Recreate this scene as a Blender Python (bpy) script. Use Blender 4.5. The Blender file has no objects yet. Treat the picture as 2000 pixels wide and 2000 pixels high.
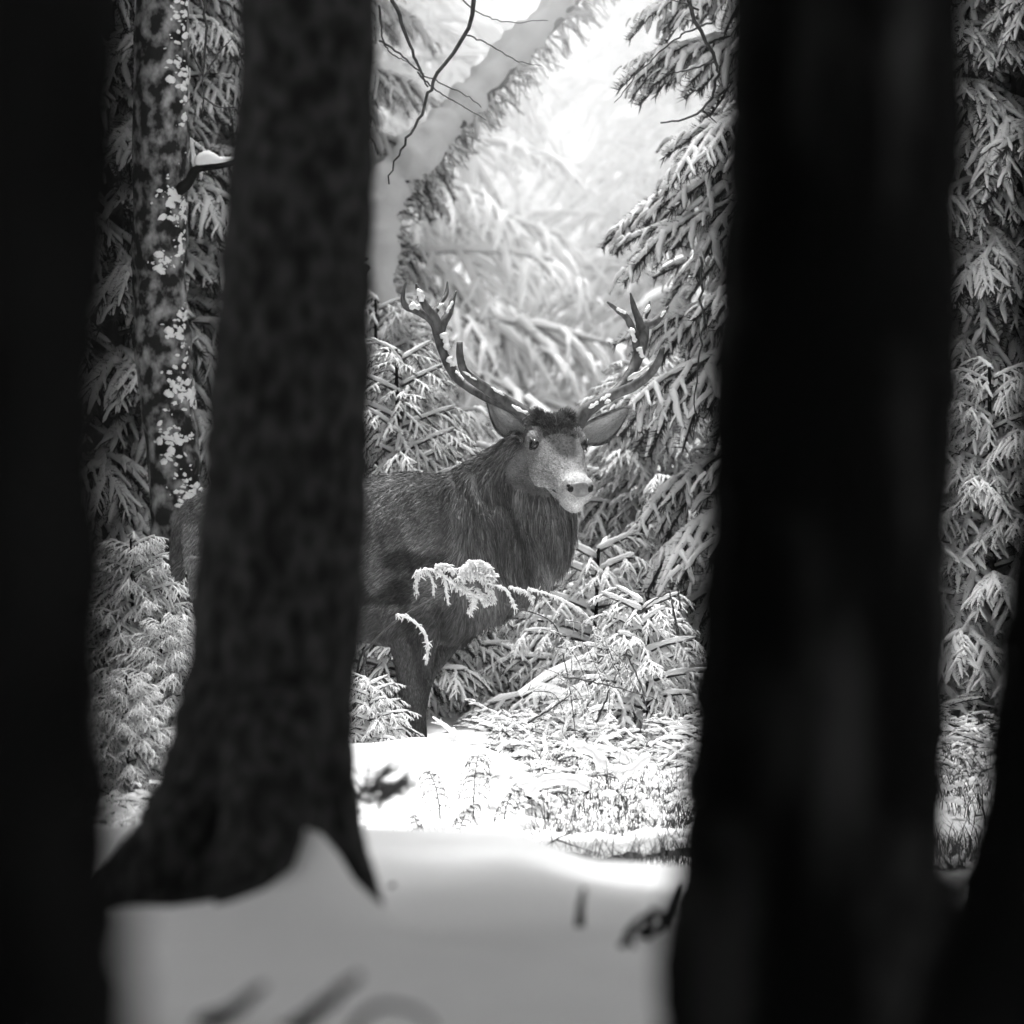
import bpy, math, random
import numpy as np
from mathutils import Vector
R_ = np.random.RandomState
rng = R_(7)
random.seed(7)
rad = math.radians
S = bpy.context.scene

# ------------------------------------------------------------------ camera, sky, sun, exposure
D0 = 25.0            # distance to the stag
F = 14500.0          # focal length in photo pixels (2000 px wide photo)
ZC = 1.2             # camera height
cam_d = bpy.data.cameras.new('camera')
cam = bpy.data.objects.new('camera', cam_d); S.collection.objects.link(cam)
cam.location = (0, 0, ZC); cam.rotation_euler = (rad(90), 0, 0)
cam_d.sensor_width = 36; cam_d.lens = 36 * F / 2000
cam_d.clip_start = 0.1; cam_d.clip_end = 1500
cam_d.dof.use_dof = True; cam_d.dof.focus_distance = 24.75; cam_d.dof.aperture_fstop = 4.9
S.camera = cam
SUN_EL, SUN_AZ = rad(74), rad(-14)
W = bpy.data.worlds.new('World'); S.world = W; W.use_nodes = True
wn = W.node_tree.nodes; wl = W.node_tree.links
bg = wn['Background']; bg.inputs['Strength'].default_value = 0.15
sky = wn.new('ShaderNodeTexSky'); sky.sky_type = 'NISHITA'; sky.sun_disc = False
sky.sun_elevation = SUN_EL; sky.sun_rotation = SUN_AZ; sky.air_density = 1.0; sky.dust_density = 4.0; sky.ozone_density = 1.0
bw = wn.new('ShaderNodeRGBToBW')
wl.new(sky.outputs[0], bw.inputs[0]); wl.new(bw.outputs[0], bg.inputs['Color'])
sd = bpy.data.lights.new('sun', 'SUN'); sd.energy = 3.5; sd.angle = rad(14)
sun = bpy.data.objects.new('sun', sd); S.collection.objects.link(sun)
sv = Vector((math.sin(SUN_AZ) * math.cos(SUN_EL), math.cos(SUN_AZ) * math.cos(SUN_EL), math.sin(SUN_EL)))
sun.rotation_euler = sv.to_track_quat('Z', 'Y').to_euler(); sun.location = (0, 20, 20)
S.view_settings.view_transform = 'Standard'; S.view_settings.look = 'None'
S.view_settings.gamma = 1; S.view_settings.exposure = 1.3
S.cycles.max_bounces = 8; S.cycles.diffuse_bounces = 4; S.cycles.volume_bounces = 5
S.cycles.volume_step_rate = 4; S.cycles.sample_clamp_indirect = 4

# ------------------------------------------------------------------ helpers
def P(px, py, d=D0):
    return np.array(((px - 1000) * d / F, d, ZC - (py - 1000) * d / F))

def smooth(a, b, x):
    t = np.clip((x - a) / (b - a), 0, 1)
    return t * t * (3 - 2 * t)

_perm = R_(3).rand(64, 64)
def vnoise(x, y):
    xi = np.floor(x).astype(int); yi = np.floor(y).astype(int)
    fx = x - xi; fy = y - yi
    fx = fx * fx * (3 - 2 * fx); fy = fy * fy * (3 - 2 * fy)
    g = lambda i, j: _perm[i % 64, j % 64]
    return (g(xi, yi) * (1 - fx) + g(xi + 1, yi) * fx) * (1 - fy) + (g(xi, yi + 1) * (1 - fx) + g(xi + 1, yi + 1) * fx) * fy

def ground(x, y):
    x = np.asarray(x, float); y = np.asarray(y, float)
    # far profile
    z = np.interp(y, [0, 9, 14, 17, 19, 21.2, 22, 23, 24, 26.3, 28, 30, 34, 40, 60, 90, 140], [.5, .5, .46, .36, .16, .14, .19, .30, .37, .38, .52, .72, .98, 1.1, 1.15, .6, .2])
    z = z + smooth(24, 32, y) * (vnoise(x * .9 + 5, y * .7) - .5) * .35 + (vnoise(x * 2.3, y * 1.9 + 9) - .5) * .07 * smooth(16.5, 20, y)
    z = z + 0
    # middle mound
    crest = np.interp(x, [-3, 0, .18, .5, 3], [.50, .497, .462, .455, .47])
    yend = np.interp(x, [-3, 0, .15, .5, 3], [16.6, 16.4, 15.7, 15.3, 15.6])
    m = smooth(11, 15.2, y) * (1 - smooth(yend, yend + 1.2, y))
    mid = .43 + (crest - .43) * smooth(12, 15.3, y)
    z = np.where(y < yend, mid + (vnoise(x * 2.6 + 3, y * 1.1) - .5) * .04 + (vnoise(x * 7 + 1, y * 2.6) - .5) * .016, mid * (1 - smooth(yend, yend + 1.2, y)) + z * smooth(yend, yend + 1.2, y))
    # near bank
    edge = np.interp(x, [-3, -1, -.36, -.24, -.08, .23, 1, 3], [14.5, 14, 13.7, 13.2, 11.35, 10.95, 10.6, 10.4])
    b = 1 - smooth(edge - .25, edge + .55, y)
    bank = .522 + (vnoise(x * 2.2, y * 1.1 + 2) - .5) * .045 + (vnoise(x * 6, y * 3.1 + 2) - .5) * .018 - .04 * smooth(0, .6, x)
    z = z * (1 - b) + np.maximum(bank, z) * b
    # drift blown up against the near trunk
    z = z + .085 * np.exp(-((x + .375) / .045) ** 2 - ((y - 12.83) / .16) ** 2) + .075 * np.exp(-((x + .318) / .045) ** 2 - ((y - 12.83) / .16) ** 2)
    z = z + .03 * np.exp(-((x + .36) / .16) ** 2 - ((y - 12.8) / .3) ** 2)
    for px_, yy, hh, sx in ((250, 12.5, .02, .10), (430, 12.35, .015, .10), (525, 12.45, .03, .06)):
        z = z + hh * np.exp(-((x - (px_ - 1000) * yy / 14500) / sx) ** 2 - ((y - yy) / .22) ** 2)
    # mound in front of the stag, hollow under its feet
    z = z - .19 * smooth(24, 24.6, y) * (1 - smooth(25.6, 26.4, y)) * smooth(-1.7, -1.3, x) * (1 - smooth(-.22, .15, x))
    z = z + .035 * np.exp(-((x + .30) / .10) ** 2 - ((y - 23.7) / .4) ** 2)
    z = z + .135 * np.exp(-(np.maximum(0, np.abs(x + .36) - .22) / .2) ** 2 - ((y - 23.4) / .6) ** 2)
    
    return z
def gz(x, y): return float(ground(x, y))

class MB:
    def __init__(s): s.V = []; s.T = []; s.Q = []; s.n = 0; s.TM = []; s.QM = []
    def add(s, v, f, m=0):
        v = np.asarray(v, float); f = np.asarray(f, int)
        if len(f) == 0: return
        s.V.append(v)
        (s.T if f.shape[1] == 3 else s.Q).append(f + s.n)
        (s.TM if f.shape[1] == 3 else s.QM).append(np.full(len(f), m))
        s.n += len(v)
    def arrays(s):
        V = np.concatenate(s.V)
        T = np.concatenate(s.T) if s.T else np.zeros((0, 3), int)
        Q = np.concatenate(s.Q) if s.Q else np.zeros((0, 4), int)
        return V, T, Q
    def mesh(s, name, mats, smooth_=True):
        V, T, Q = s.arrays()
        me = bpy.data.meshes.new(name)
        me.vertices.add(len(V)); me.vertices.foreach_set('co', V.astype(np.float32).ravel())
        nl = T.size + Q.size
        me.loops.add(nl); me.loops.foreach_set('vertex_index', np.concatenate([T.ravel(), Q.ravel()]).astype(np.int32))
        me.polygons.add(len(T) + len(Q))
        st = np.concatenate([np.arange(len(T)) * 3, T.size + np.arange(len(Q)) * 4]).astype(np.int32)
        me.polygons.foreach_set('loop_start', st)
        tm = np.concatenate(s.TM) if s.TM else np.zeros(0, int)
        qm = np.concatenate(s.QM) if s.QM else np.zeros(0, int)
        me.polygons.foreach_set('material_index', np.concatenate([tm, qm]).astype(np.int32))
        me.polygons.foreach_set('use_smooth', np.full(len(T) + len(Q), smooth_))
        for m in (mats if isinstance(mats, (list, tuple)) else [mats]): me.materials.append(m)
        me.update(calc_edges=True)
        return me
    def build(s, name, mats, parent=None, smooth_=True, loc=None):
        if loc is not None:
            V = [v - np.asarray(loc) for v in s.V]; s.V = V
        o = bpy.data.objects.new(name, s.mesh(name, mats, smooth_)); S.collection.objects.link(o)
        if loc is not None: o.location = loc
        if parent: o.parent = parent
        return o

def empty(name, loc, label, cat, group=None):
    o = bpy.data.objects.new(name, None); S.collection.objects.link(o)
    o.location = loc; o.empty_display_size = .1
    tag(o, label, cat, group); return o
def tag(o, label=None, cat=None, group=None, kind=None):
    if label: o['label'] = label
    if cat: o['category'] = cat
    if group: o['group'] = group
    if kind: o['kind'] = kind
def part(name, mb, mat, parent, smooth_=True):
    """part in world coords parented to an Empty at its location"""
    L = np.array(parent.location)
    p = parent
    if parent.parent: L = L + np.array(parent.parent.location)
    mb.V = [v - L for v in mb.V]
    return mb.build(name, mat, parent, smooth_)

def resample(pts, n):
    pts = np.asarray(pts, float)
    if len(pts) < 3:
        t = np.linspace(0, 1, n)[:, None]; return pts[0] * (1 - t) + pts[-1] * t
    # catmull-rom
    e = np.vstack([2 * pts[0] - pts[1], pts, 2 * pts[-1] - pts[-2]])
    out = []
    for u in np.linspace(0, len(pts) - 1 - 1e-6, n):
        i = int(u); t = u - i
        a, b, c, d = e[i], e[i + 1], e[i + 2], e[i + 3]
        out.append(.5 * ((2 * b) + (-a + c) * t + (2 * a - 5 * b + 4 * c - d) * t * t + (-a + 3 * b - 3 * c + d) * t ** 3))
    return np.array(out)

def tube(pts, r, sides=8, ry=None, noise=0, seed=0, ref=(0, 1, 0), cap=True, ang_noise=0):
    """loft of ellipses; r in the plane perpendicular to ref, ry along ref"""
    pts = np.asarray(pts, float); n = len(pts)
    r = np.broadcast_to(np.asarray(r, float), (n,)); ry = r if ry is None else np.broadcast_to(np.asarray(ry, float), (n,))
    T = np.gradient(pts, axis=0); T /= np.linalg.norm(T, axis=1)[:, None] + 1e-12
    ref = np.asarray(ref, float)
    A = np.cross(T, ref); A /= np.linalg.norm(A, axis=1)[:, None] + 1e-9
    B = np.cross(T, A)
    th = np.linspace(0, 2 * np.pi, sides, endpoint=False)
    k = np.ones((n, sides))
    if noise:
        rr = R_(seed + 11); ph = rr.rand(6) * 20
        ii = np.arange(n)[:, None] * .9; 
        k += noise * (vnoise(ii + ph[0], (np.cos(th) * 1.5 + ph[1])[None, :] + np.zeros((n, 1))) + vnoise(ii * .37 + ph[2], (np.sin(th) * 2 + ph[3])[None, :] + ii * 0) - 1)
        k += noise * .35 * (rr.rand(n, sides) - .5)
    V = pts[:, None, :] + (A[:, None, :] * (np.cos(th)[None, :] * r[:, None] * k)[..., None] + B[:, None, :] * (np.sin(th)[None, :] * ry[:, None] * k)[..., None])
    V = V.reshape(-1, 3)
    i = np.arange(n - 1)[:, None] * sides; j = np.arange(sides)[None, :]; j2 = (j + 1) % sides
    Q = np.stack([i + j, i + j2, i + sides + j2, i + sides + j], -1).reshape(-1, 4)
    if cap:
        V = np.vstack([V, pts[0], pts[-1]])
        a = n * sides; c = (n - 1) * sides
        jj = np.arange(sides); j2 = (jj + 1) % sides
        T1 = np.stack([j2, jj, np.full(sides, a)], 1); T2 = np.stack([c + jj, c + j2, np.full(sides, a + 1)], 1)
        return V, Q, np.vstack([T1, T2])
    return V, Q, np.zeros((0, 3), int)
def add_tube(mb, pts, r, m=0, **k):
    V, Q, T = tube(pts, r, **k)
    n0 = mb.n; mb.add(V, Q, m)
    if len(T): mb.T.append(T + n0); mb.TM.append(np.full(len(T), m))

_t = (1 + 5 ** .5) / 2
ICO_V = np.array([(-1, _t, 0), (1, _t, 0), (-1, -_t, 0), (1, -_t, 0), (0, -1, _t), (0, 1, _t), (0, -1, -_t), (0, 1, -_t), (_t, 0, -1), (_t, 0, 1), (-_t, 0, -1), (-_t, 0, 1)], float)
ICO_V /= np.linalg.norm(ICO_V[0])
ICO_F = np.array([(0, 11, 5), (0, 5, 1), (0, 1, 7), (0, 7, 10), (0, 10, 11), (1, 5, 9), (5, 11, 4), (11, 10, 2), (10, 7, 6), (7, 1, 8), (3, 9, 4), (3, 4, 2), (3, 2, 6), (3, 6, 8), (3, 8, 9), (4, 9, 5), (2, 4, 11), (6, 2, 10), (8, 6, 7), (9, 8, 1)])
def subdiv(V, Fc):
    V = list(map(tuple, V)); c = {}; o = []
    def mid(a, b):
        k = (min(a, b), max(a, b))
        if k not in c:
            m = (np.array(V[a]) + np.array(V[b])); m /= np.linalg.norm(m); V.append(tuple(m)); c[k] = len(V) - 1
        return c[k]
    for a, b, d in Fc:
        x, y, z = mid(a, b), mid(b, d), mid(d, a); o += [(a, x, z), (b, y, x), (d, z, y), (x, y, z)]
    return np.array(V), np.array(o)
IC2 = subdiv(ICO_V, ICO_F); IC3 = subdiv(*IC2)
def inst(mb, tv, tf, O, M, m=0):
    """many copies of a template: O (N,3), M (N,3,3) with rows = local axes (already scaled)"""
    V = np.einsum('kj,nji->nki', tv, M) + O[:, None, :]
    N, k = len(O), len(tv)
    Fc = (tf[None] + (np.arange(N) * k)[:, None, None]).reshape(-1, tf.shape[1])
    mb.add(V.reshape(-1, 3), Fc, m)
def frames(D, up=(0, 0, 1), roll=None):
    D = D / (np.linalg.norm(D, axis=1)[:, None] + 1e-9)
    U = np.broadcast_to(np.asarray(up, float), D.shape)
    Y = np.cross(U, D); nn = np.linalg.norm(Y, axis=1)[:, None]; Y = np.where(nn > .05, Y / (nn + 1e-9), np.array([1., 0, 0]))
    Z = np.cross(D, Y)
    if roll is not None:
        c, s = np.cos(roll)[:, None], np.sin(roll)[:, None]; Y, Z = Y * c + Z * s, Z * c - Y * s
    return np.stack([D, Y, Z], 1)

# ------------------------------------------------------------------ materials
def mat(name, c1, c2=None, scale=8, rough=.7, bump=0, bscale=40, spec=.3, stretch=(1, 1, 1), detail=6, lo=.35, hi=.65, bdist=.01):
    m = bpy.data.materials.new(name); m.use_nodes = True; n = m.node_tree.nodes; l = m.node_tree.links
    b = n['Principled BSDF']; b.inputs['Roughness'].default_value = rough; b.inputs['Specular IOR Level'].default_value = spec
    g = lambda v: (v, v, v, 1)
    b.inputs['Base Color'].default_value = g(c1)
    tc = n.new('ShaderNodeTexCoord'); mp = n.new('ShaderNodeMapping'); mp.inputs['Scale'].default_value = stretch
    l.new(tc.outputs['Object'], mp.inputs[0])
    if c2 is not None:
        t = n.new('ShaderNodeTexNoise'); t.inputs['Scale'].default_value = scale; t.inputs['Detail'].default_value = detail
        r = n.new('ShaderNodeValToRGB'); r.color_ramp.elements[0].position = lo; r.color_ramp.elements[1].position = hi
        r.color_ramp.elements[0].color = g(c1); r.color_ramp.elements[1].color = g(c2)
        l.new(mp.outputs[0], t.inputs[0]); l.new(t.outputs[0], r.inputs[0]); l.new(r.outputs[0], b.inputs['Base Color'])
    if bump:
        t2 = n.new('ShaderNodeTexNoise'); t2.inputs['Scale'].default_value = bscale; t2.inputs['Detail'].default_value = 5
        bp = n.new('ShaderNodeBump'); bp.inputs['Strength'].default_value = bump; bp.inputs['Distance'].default_value = bdist
        l.new(mp.outputs[0], t2.inputs[0]); l.new(t2.outputs[0], bp.inputs['Height']); l.new(bp.outputs[0], b.inputs['Normal'])
    return m
M_snow = mat('snow', .84, .9, 3, .65, .25, 55, .2, bdist=.006)
M_rime = mat('rime', .72, .88, 60, .7, .5, 300, .2, bdist=.002)
M_ground = mat('snow_ground', .84, .9, 1.2, .65, .3, 28, .2, bdist=.01)
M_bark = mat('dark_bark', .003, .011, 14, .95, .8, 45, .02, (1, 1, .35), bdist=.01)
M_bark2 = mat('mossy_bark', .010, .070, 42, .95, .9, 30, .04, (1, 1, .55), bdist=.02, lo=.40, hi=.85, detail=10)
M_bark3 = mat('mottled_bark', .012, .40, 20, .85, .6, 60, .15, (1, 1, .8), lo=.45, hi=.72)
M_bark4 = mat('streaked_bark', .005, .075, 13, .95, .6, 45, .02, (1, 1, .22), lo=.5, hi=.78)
M_pale = mat('snow_plastered_bark', .45, .8, 10, .8, .4, 40, .15)
M_twig = mat('twig', .03, .07, 40, .8)
M_needle = mat('needle', .028, .06, 6, .6)
M_grass = mat('dead_grass', .02, .07, 5, .8)
M_antler = mat('antler', .028, .12, 45, .6, .6, 120, .35, (1, 1, .5), bdist=.004)
M_eye = mat('eye', .004, None, rough=.06, spec=.8)
M_nose = mat('nose', .10, .2, 60, .5, .4, 160, .4, bdist=.002)
M_nostril = mat('nostril', .006, None, rough=.8)
M_hoof = mat('hoof', .02, .04, 30, .5)

def attr_mat(name, rough=.75, bump=0, bscale=200):
    m = bpy.data.materials.new(name); m.use_nodes = True; n = m.node_tree.nodes; l = m.node_tree.links
    b = n['Principled BSDF']; b.inputs['Roughness'].default_value = rough; b.inputs['Specular IOR Level'].default_value = .25
    a = n.new('ShaderNodeAttribute'); a.attribute_name = 'coat'; l.new(a.outputs['Color'], b.inputs['Base Color'])
    if bump:
        tc = n.new('ShaderNodeTexCoord'); t2 = n.new('ShaderNodeTexNoise'); t2.inputs['Scale'].default_value = bscale
        bp = n.new('ShaderNodeBump'); bp.inputs['Strength'].default_value = bump; bp.inputs['Distance'].default_value = .004
        l.new(tc.outputs['Object'], t2.inputs[0]); l.new(t2.outputs[0], bp.inputs['Height']); l.new(bp.outputs[0], b.inputs['Normal'])
    return m
M_hide = attr_mat('hide', .85, .6); M_fur = attr_mat('fur', .6)

# ------------------------------------------------------------------ ground
def warp(n, a, b): # dense in the middle
    u = np.linspace(-1, 1, n); return u * a + np.sign(u) * np.abs(u) ** 5 * b
gx = warp(420, 6, 190)
gy = np.concatenate([np.linspace(-160, 7, 30, endpoint=False), np.linspace(7, 38, 470, endpoint=False), 38 + (np.linspace(0, 1, 90) ** 2) * 360])
X, Y = np.meshgrid(gx, gy); Zg = ground(X, Y)
nx, ny = len(gx), len(gy)
i = (np.arange(ny - 1)[:, None] * nx + np.arange(nx - 1)[None, :]).ravel()
g = MB(); g.add(np.stack([X, Y, Zg], -1).reshape(-1, 3), np.stack([i, i + 1, i + 1 + nx, i + nx], 1))
go = g.build('ground', M_ground); tag(go, kind='structure')

# ------------------------------------------------------------------ spruce kit
def finger(n_needles, snow_sides, snow_segs, seed, snow_r=.095, droop=.18):
    """a single snow-laden twig of unit length along +X; returns (needles, snow)"""
    rr = R_(seed)
    nd = MB()
    t = rr.rand(n_needles) * .98 + .02
    base = np.stack([t, np.zeros_like(t), -droop * t * t], 1)
    ph = rr.rand(n_needles) * 2 * np.pi
    L = .20 * (1 - .3 * t)
    d = np.stack([np.full_like(t, .75), np.cos(ph), np.sin(ph) * .9 - .2], 1); d /= np.linalg.norm(d, axis=1)[:, None]
    side = np.cross(d, rr.randn(n_needles, 3)); side /= np.linalg.norm(side, axis=1)[:, None]
    w = .010
    V = np.stack([base - side * w, base + side * w, base + d * L[:, None]], 1).reshape(-1, 3)
    nd.add(V, np.arange(len(V)).reshape(-1, 3))
    sp = np.array([[0, 0, 0], [.5, 0, -droop * .25], [1, 0, -droop]]); V, Q, T = tube(sp, [.02, .016, .01], 3, cap=False); nd.add(V, Q)
    sn = MB()
    if snow_sides:
        tt = np.linspace(0, 1.03, snow_segs)
        pts = np.stack([tt, rr.randn(snow_segs) * .01, .04 - droop * tt * tt], 1)
        rr_ = snow_r * (1 - .35 * tt) * (.8 + .45 * rr.rand(snow_segs)); rr_[-1] *= .35; rr_[0] *= .8
        V, Q, T = tube(pts, rr_, snow_sides, ry=rr_ * 1.0, ref=(0, 1, 0), noise=.45, seed=seed); sn.add(V, Q); sn.T.append(T); sn.TM.append(np.zeros(len(T), int))
    return nd.arrays(), sn.arrays() if sn.n else None

def merge(mb, arr, O, M, m=0):
    if arr is None: return
    V, T, Q = arr
    n0 = mb.n; N, k = len(O), len(V)
    VV = (np.einsum('kj,nji->nki', V, M) + O[:, None, :]).reshape(-1, 3)
    off = (np.arange(N) * k)[:, None, None] + n0
    mb.V.append(VV); mb.n += len(VV)
    if len(T): f = (T[None] + off).reshape(-1, 3); mb.T.append(f); mb.TM.append(np.full(len(f), m))
    if len(Q): f = (Q[None] + off).reshape(-1, 4); mb.Q.append(f); mb.QM.append(np.full(len(f), m))

def spray(seed, lod):
    """twig with side fingers, unit length"""
    rr = R_(seed); nn, ss, sg = {0: (84, 6, 7), 1: (16, 4, 4), 2: (7, 3, 3)}[lod]
    nd, sn = MB(), MB()
    O = [(0, 0, 0)]; Dv = [(1, 0, -.05)]; L = [1.0]
    nf = 7 if lod == 0 else 5
    for k in range(nf):
        t = .12 + .72 * k / (nf - 1) + rr.rand() * .05
        s = 1 if k % 2 else -1
        O.append((t, 0, -.15 * t * t)); Dv.append((.75 + rr.rand() * .3, s * (.45 + rr.rand() * .55), -.05 - rr.rand() * .75)); L.append((.50 - .28 * t) * (.55 + rr.rand() * .9))
    O = np.array(O, float); Dv = np.array(Dv, float); L = np.array(L)
    for k in range(len(O)):
        a, b = finger(int(nn * (1.6 if k == 0 else 1)), ss, sg, seed * 31 + k, snow_r=.05 if k == 0 else .07 + .05 * rr.rand(), droop=.1 + .3 * rr.rand())
        Mx = frames(Dv[k:k + 1]) * L[k]
        merge(nd, a, O[k:k + 1], Mx); merge(sn, b, O[k:k + 1], Mx)
    return nd.arrays(), sn.arrays()
SPR = {lod: [spray(100 + k, lod) for k in range(5)] for lod in (0, 1, 2)}

def bough_frames(rr, L, n, droop):
    """positions/directions of sprays along one bough in local frame (+X outward)"""
    t = np.linspace(.12, .97, n) + rr.randn(n) * .015
    s = np.where(np.arange(n) % 2 == 0, 1, -1)
    ax = lambda t: np.stack([L * t, 0 * t, L * (.12 * t - droop * t * t)], 1)
    O = ax(t)
    fw = .55 + .6 * t + rr.rand(n) * .25
    Dv = np.stack([fw, s * (1.05 - .6 * t) * (.8 + .4 * rr.rand(n)), -.25 - .75 * rr.rand(n) - droop * t], 1) + rr.randn(n, 3) * .12
    ln = L * (.50 - .30 * t) * (.8 + .45 * rr.rand(n)) + .07
    return t, O, Dv, np.minimum(ln, .42), ax

def spruce_meshes(seed, H, Rb, nb, lod, z0=.05, nsp=15, snow=1.0, spr_scale=1.0, r_top=.06, droop=.35, trk=1.0):
    rr = R_(seed); cr, sn = MB(), MB()
    acc = {k: ([], []) for k in range(5)}
    for b in range(nb):
        f = (b + rr.rand()) / nb
        h = H * (z0 + (1 - z0) * f ** 1.05)
        L = Rb * ((1 - f) ** .8) * (.75 + .4 * rr.rand()) + r_top + .1
        az = b * 2.39996 + rr.rand() * .6
        dr = droop * (1 - .7 * f) * (.7 + .6 * rr.rand())
        t, O, Dv, ln, ax = bough_frames(rr, L, max(5, int(nsp * (.5 + .5 * L / Rb))), dr)
        c, s = math.cos(az), math.sin(az)
        up = .25 + .5 * f
        c2, s2 = math.cos(up * .5), math.sin(up * .5)
        Rm = np.array([[c * c2, s * c2, s2], [-s, c, 0], [-c * s2, -s * s2, c2]])
        base = np.array([0, 0, h])
        Ow = O @ Rm + base; Dw = Dv @ Rm
        axp = ax(np.linspace(0, 1, 5)) @ Rm + base
        add_tube(cr, axp, np.array([.011, .009, .007, .005, .003]) * (L + .3), 0, sides=4, ref=(0, .01, 1))
        pts = ax(np.linspace(0.02, 1, 9 if lod == 0 else 5)); pts = pts @ Rm + base; pts[:, 2] += .012; tap = np.ones(len(pts)); tap[-1] = .3; tap[0] = .6
        if snow: add_tube(sn, pts, (.015 * snow * (1.1 - .5 * np.linspace(0, 1, len(pts)))) * (.7 + .7 * rr.rand(len(pts))) * min(1, .45 + L * .8) * tap, 0, sides=6 if lod == 0 else 4, ref=(0, .01, 1))
        fr = frames(Dw) * (ln * spr_scale)[:, None, None]
        for q in range(len(Ow)):
            k = rr.randint(5); acc[k][0].append(Ow[q]); acc[k][1].append(fr[q])
    for k in range(5):
        if acc[k][0]:
            O = np.array(acc[k][0]); M = np.array(acc[k][1]); a, b = SPR[lod][k]
            merge(cr, a, O, M)
            if snow:
                M2 = M.copy(); M2[:, 1:] *= snow; merge(sn, b, O, M2)
    tr = MB()
    zz = np.linspace(-.3, H, 14)
    add_tube(tr, np.stack([.02 * np.sin(zz * 2 + seed), .02 * np.cos(zz * 1.7), zz], 1), trk * np.maximum(.008, .016 * (H - zz) + .012), 0, sides=8, noise=.12, ref=(0, 1, 0))
    return tr.mesh('trunk', M_bark), cr.mesh('crown', M_needle, False), (sn.mesh('snow_load', M_snow) if snow else None)

def tree_obj(name, meshes, loc, label, cat, group=None, scale=1, rz=0):
    t = empty(name, loc, label, cat, group)
    for nm, me in zip(('trunk', 'crown', 'snow_load'), meshes):
        if me is None: continue
        o = bpy.data.objects.new(nm, me); S.collection.objects.link(o); o.parent = t
    t.scale = (scale,) * 3; t.rotation_euler = (0, 0, rz)
    return t
NEAR_A = spruce_meshes(11, 6.4, .74, 150, 0, .03, 19, .95, 1.0, .25, .55)
NEAR_B = spruce_meshes(12, 5.4, .62, 120, 0, .03, 16, .82, 1.0, .2, .5)
MID = [spruce_meshes(21 + k, 4.2, 1.0, 75, 1, .02, 12, 1.1) for k in range(3)]
FARM = [spruce_meshes(41 + k, 8.5, 1.9, 70, 2, .05, 13, 1.5, 2.0) for k in range(3)]

def at(px, d): return (px - 1000) * d / F
def put(meshes, px, d, label, group=None, scale=1, rz=0, name='spruce_tree', cat='spruce', dz=0):
    x = at(px, d)
    return tree_obj(name, meshes, (x, d, gz(x, d) - .05 + dz), label, cat, group, scale, rz)

GB = 'snowy spruces behind the stag'
put(NEAR_A, 1790, 27.4, 'tall snow-laden spruce showing on both sides of the thick blurred right trunk', GB, 1, .4)
put(NEAR_B, 195, 28.6, 'snowy spruce in the gap between the far left black trunk and the mottled trunk', GB, 1, 1.1)
put(NEAR_B, 1990, 27.0, 'snowy spruce filling the narrow gap at the right edge', GB, .95, 2.6)
put(NEAR_A, 440, 31.0, 'snow-laden spruce mostly hidden by the mossy left trunk', GB, .9, 2.0)
far_specs = [
 (690, 36, 1.25, 0, 'dark leafy-looking snowy spruce beside the upper edge of the mossy trunk'),
 (905, 46, .80, 1, 'blurred snowy spruce straight above the antler on the left'),
 (1010, 41, .52, 2, 'low blurred spruce behind the gap between the two antlers'),
 (1105, 52, .88, 0, 'hazy blurred spruce behind the head of the stag'),
 (1215, 43, .62, 1, 'low blurred spruce behind the antler on the right'),
 (1330, 39, .95, 2, 'blurred spruce behind the tall spruce at the thick right trunk'),
 (960, 60, 1.05, 2, 'pale hazy spruce far back under the bright glow, left of its middle'),
 (1190, 66, 1.15, 1, 'pale hazy spruce far back under the bright glow, right of its middle'),
 (800, 52, 1.35, 0, 'tall hazy spruce behind the snow-bent trunk'),
 (1400, 50, 1.5, 0, 'tall hazy spruce at the left edge of the thick right trunk'),
 (320, 40, 1.4, 1, 'dim spruce behind the mottled trunk on the left'),
 (60, 36, 1.3, 2, 'dim spruce behind the far left black trunk'),
 (1800, 38, 1.4, 1, 'dim spruce behind the thick right trunk'),
 (2080, 36, 1.3, 0, 'dim spruce at the far right edge'),
]
for k, (px, d, s, v, lb) in enumerate(far_specs):
    put(MID[v], px, d, lb, GB, s, k * 1.3)
GF = 'forest spruces around the clearing'
# taller forest all round (outside the frame or far off): shades the sides, leaves the clearing open overhead
fr = R_(5); cnt = 0
spots = []
for k in range(900):
    x = fr.uniform(-38, 38); y = fr.uniform(-14, 120)
    if abs(x) < .08 * max(y, 0) + 2.3: continue
    if abs(x) < 1.2 and y < 0: continue
    if any((x - a) ** 2 + (y - b) ** 2 < 9.5 for a, b in spots): continue
    spots.append((x, y))
spots = spots[:110]
for k in range(300):  # more unseen spruces added behind the camera to darken the near trunks
    x = fr.uniform(-14, 14); y = fr.uniform(-26, -6)
    if any((x - a) ** 2 + (y - b) ** 2 < 5.5 for a, b in spots): continue
    spots.append((x, y))
spots = spots[:150]
for k, (x, y) in enumerate(spots):
    tree_obj('spruce_tree', FARM[k % 3], (x, y, gz(x, y) - .1), 'tall snowy forest spruce standing among others around the clearing', 'spruce', GF, fr.uniform(.9, 1.45), fr.uniform(0, 6))

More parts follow.
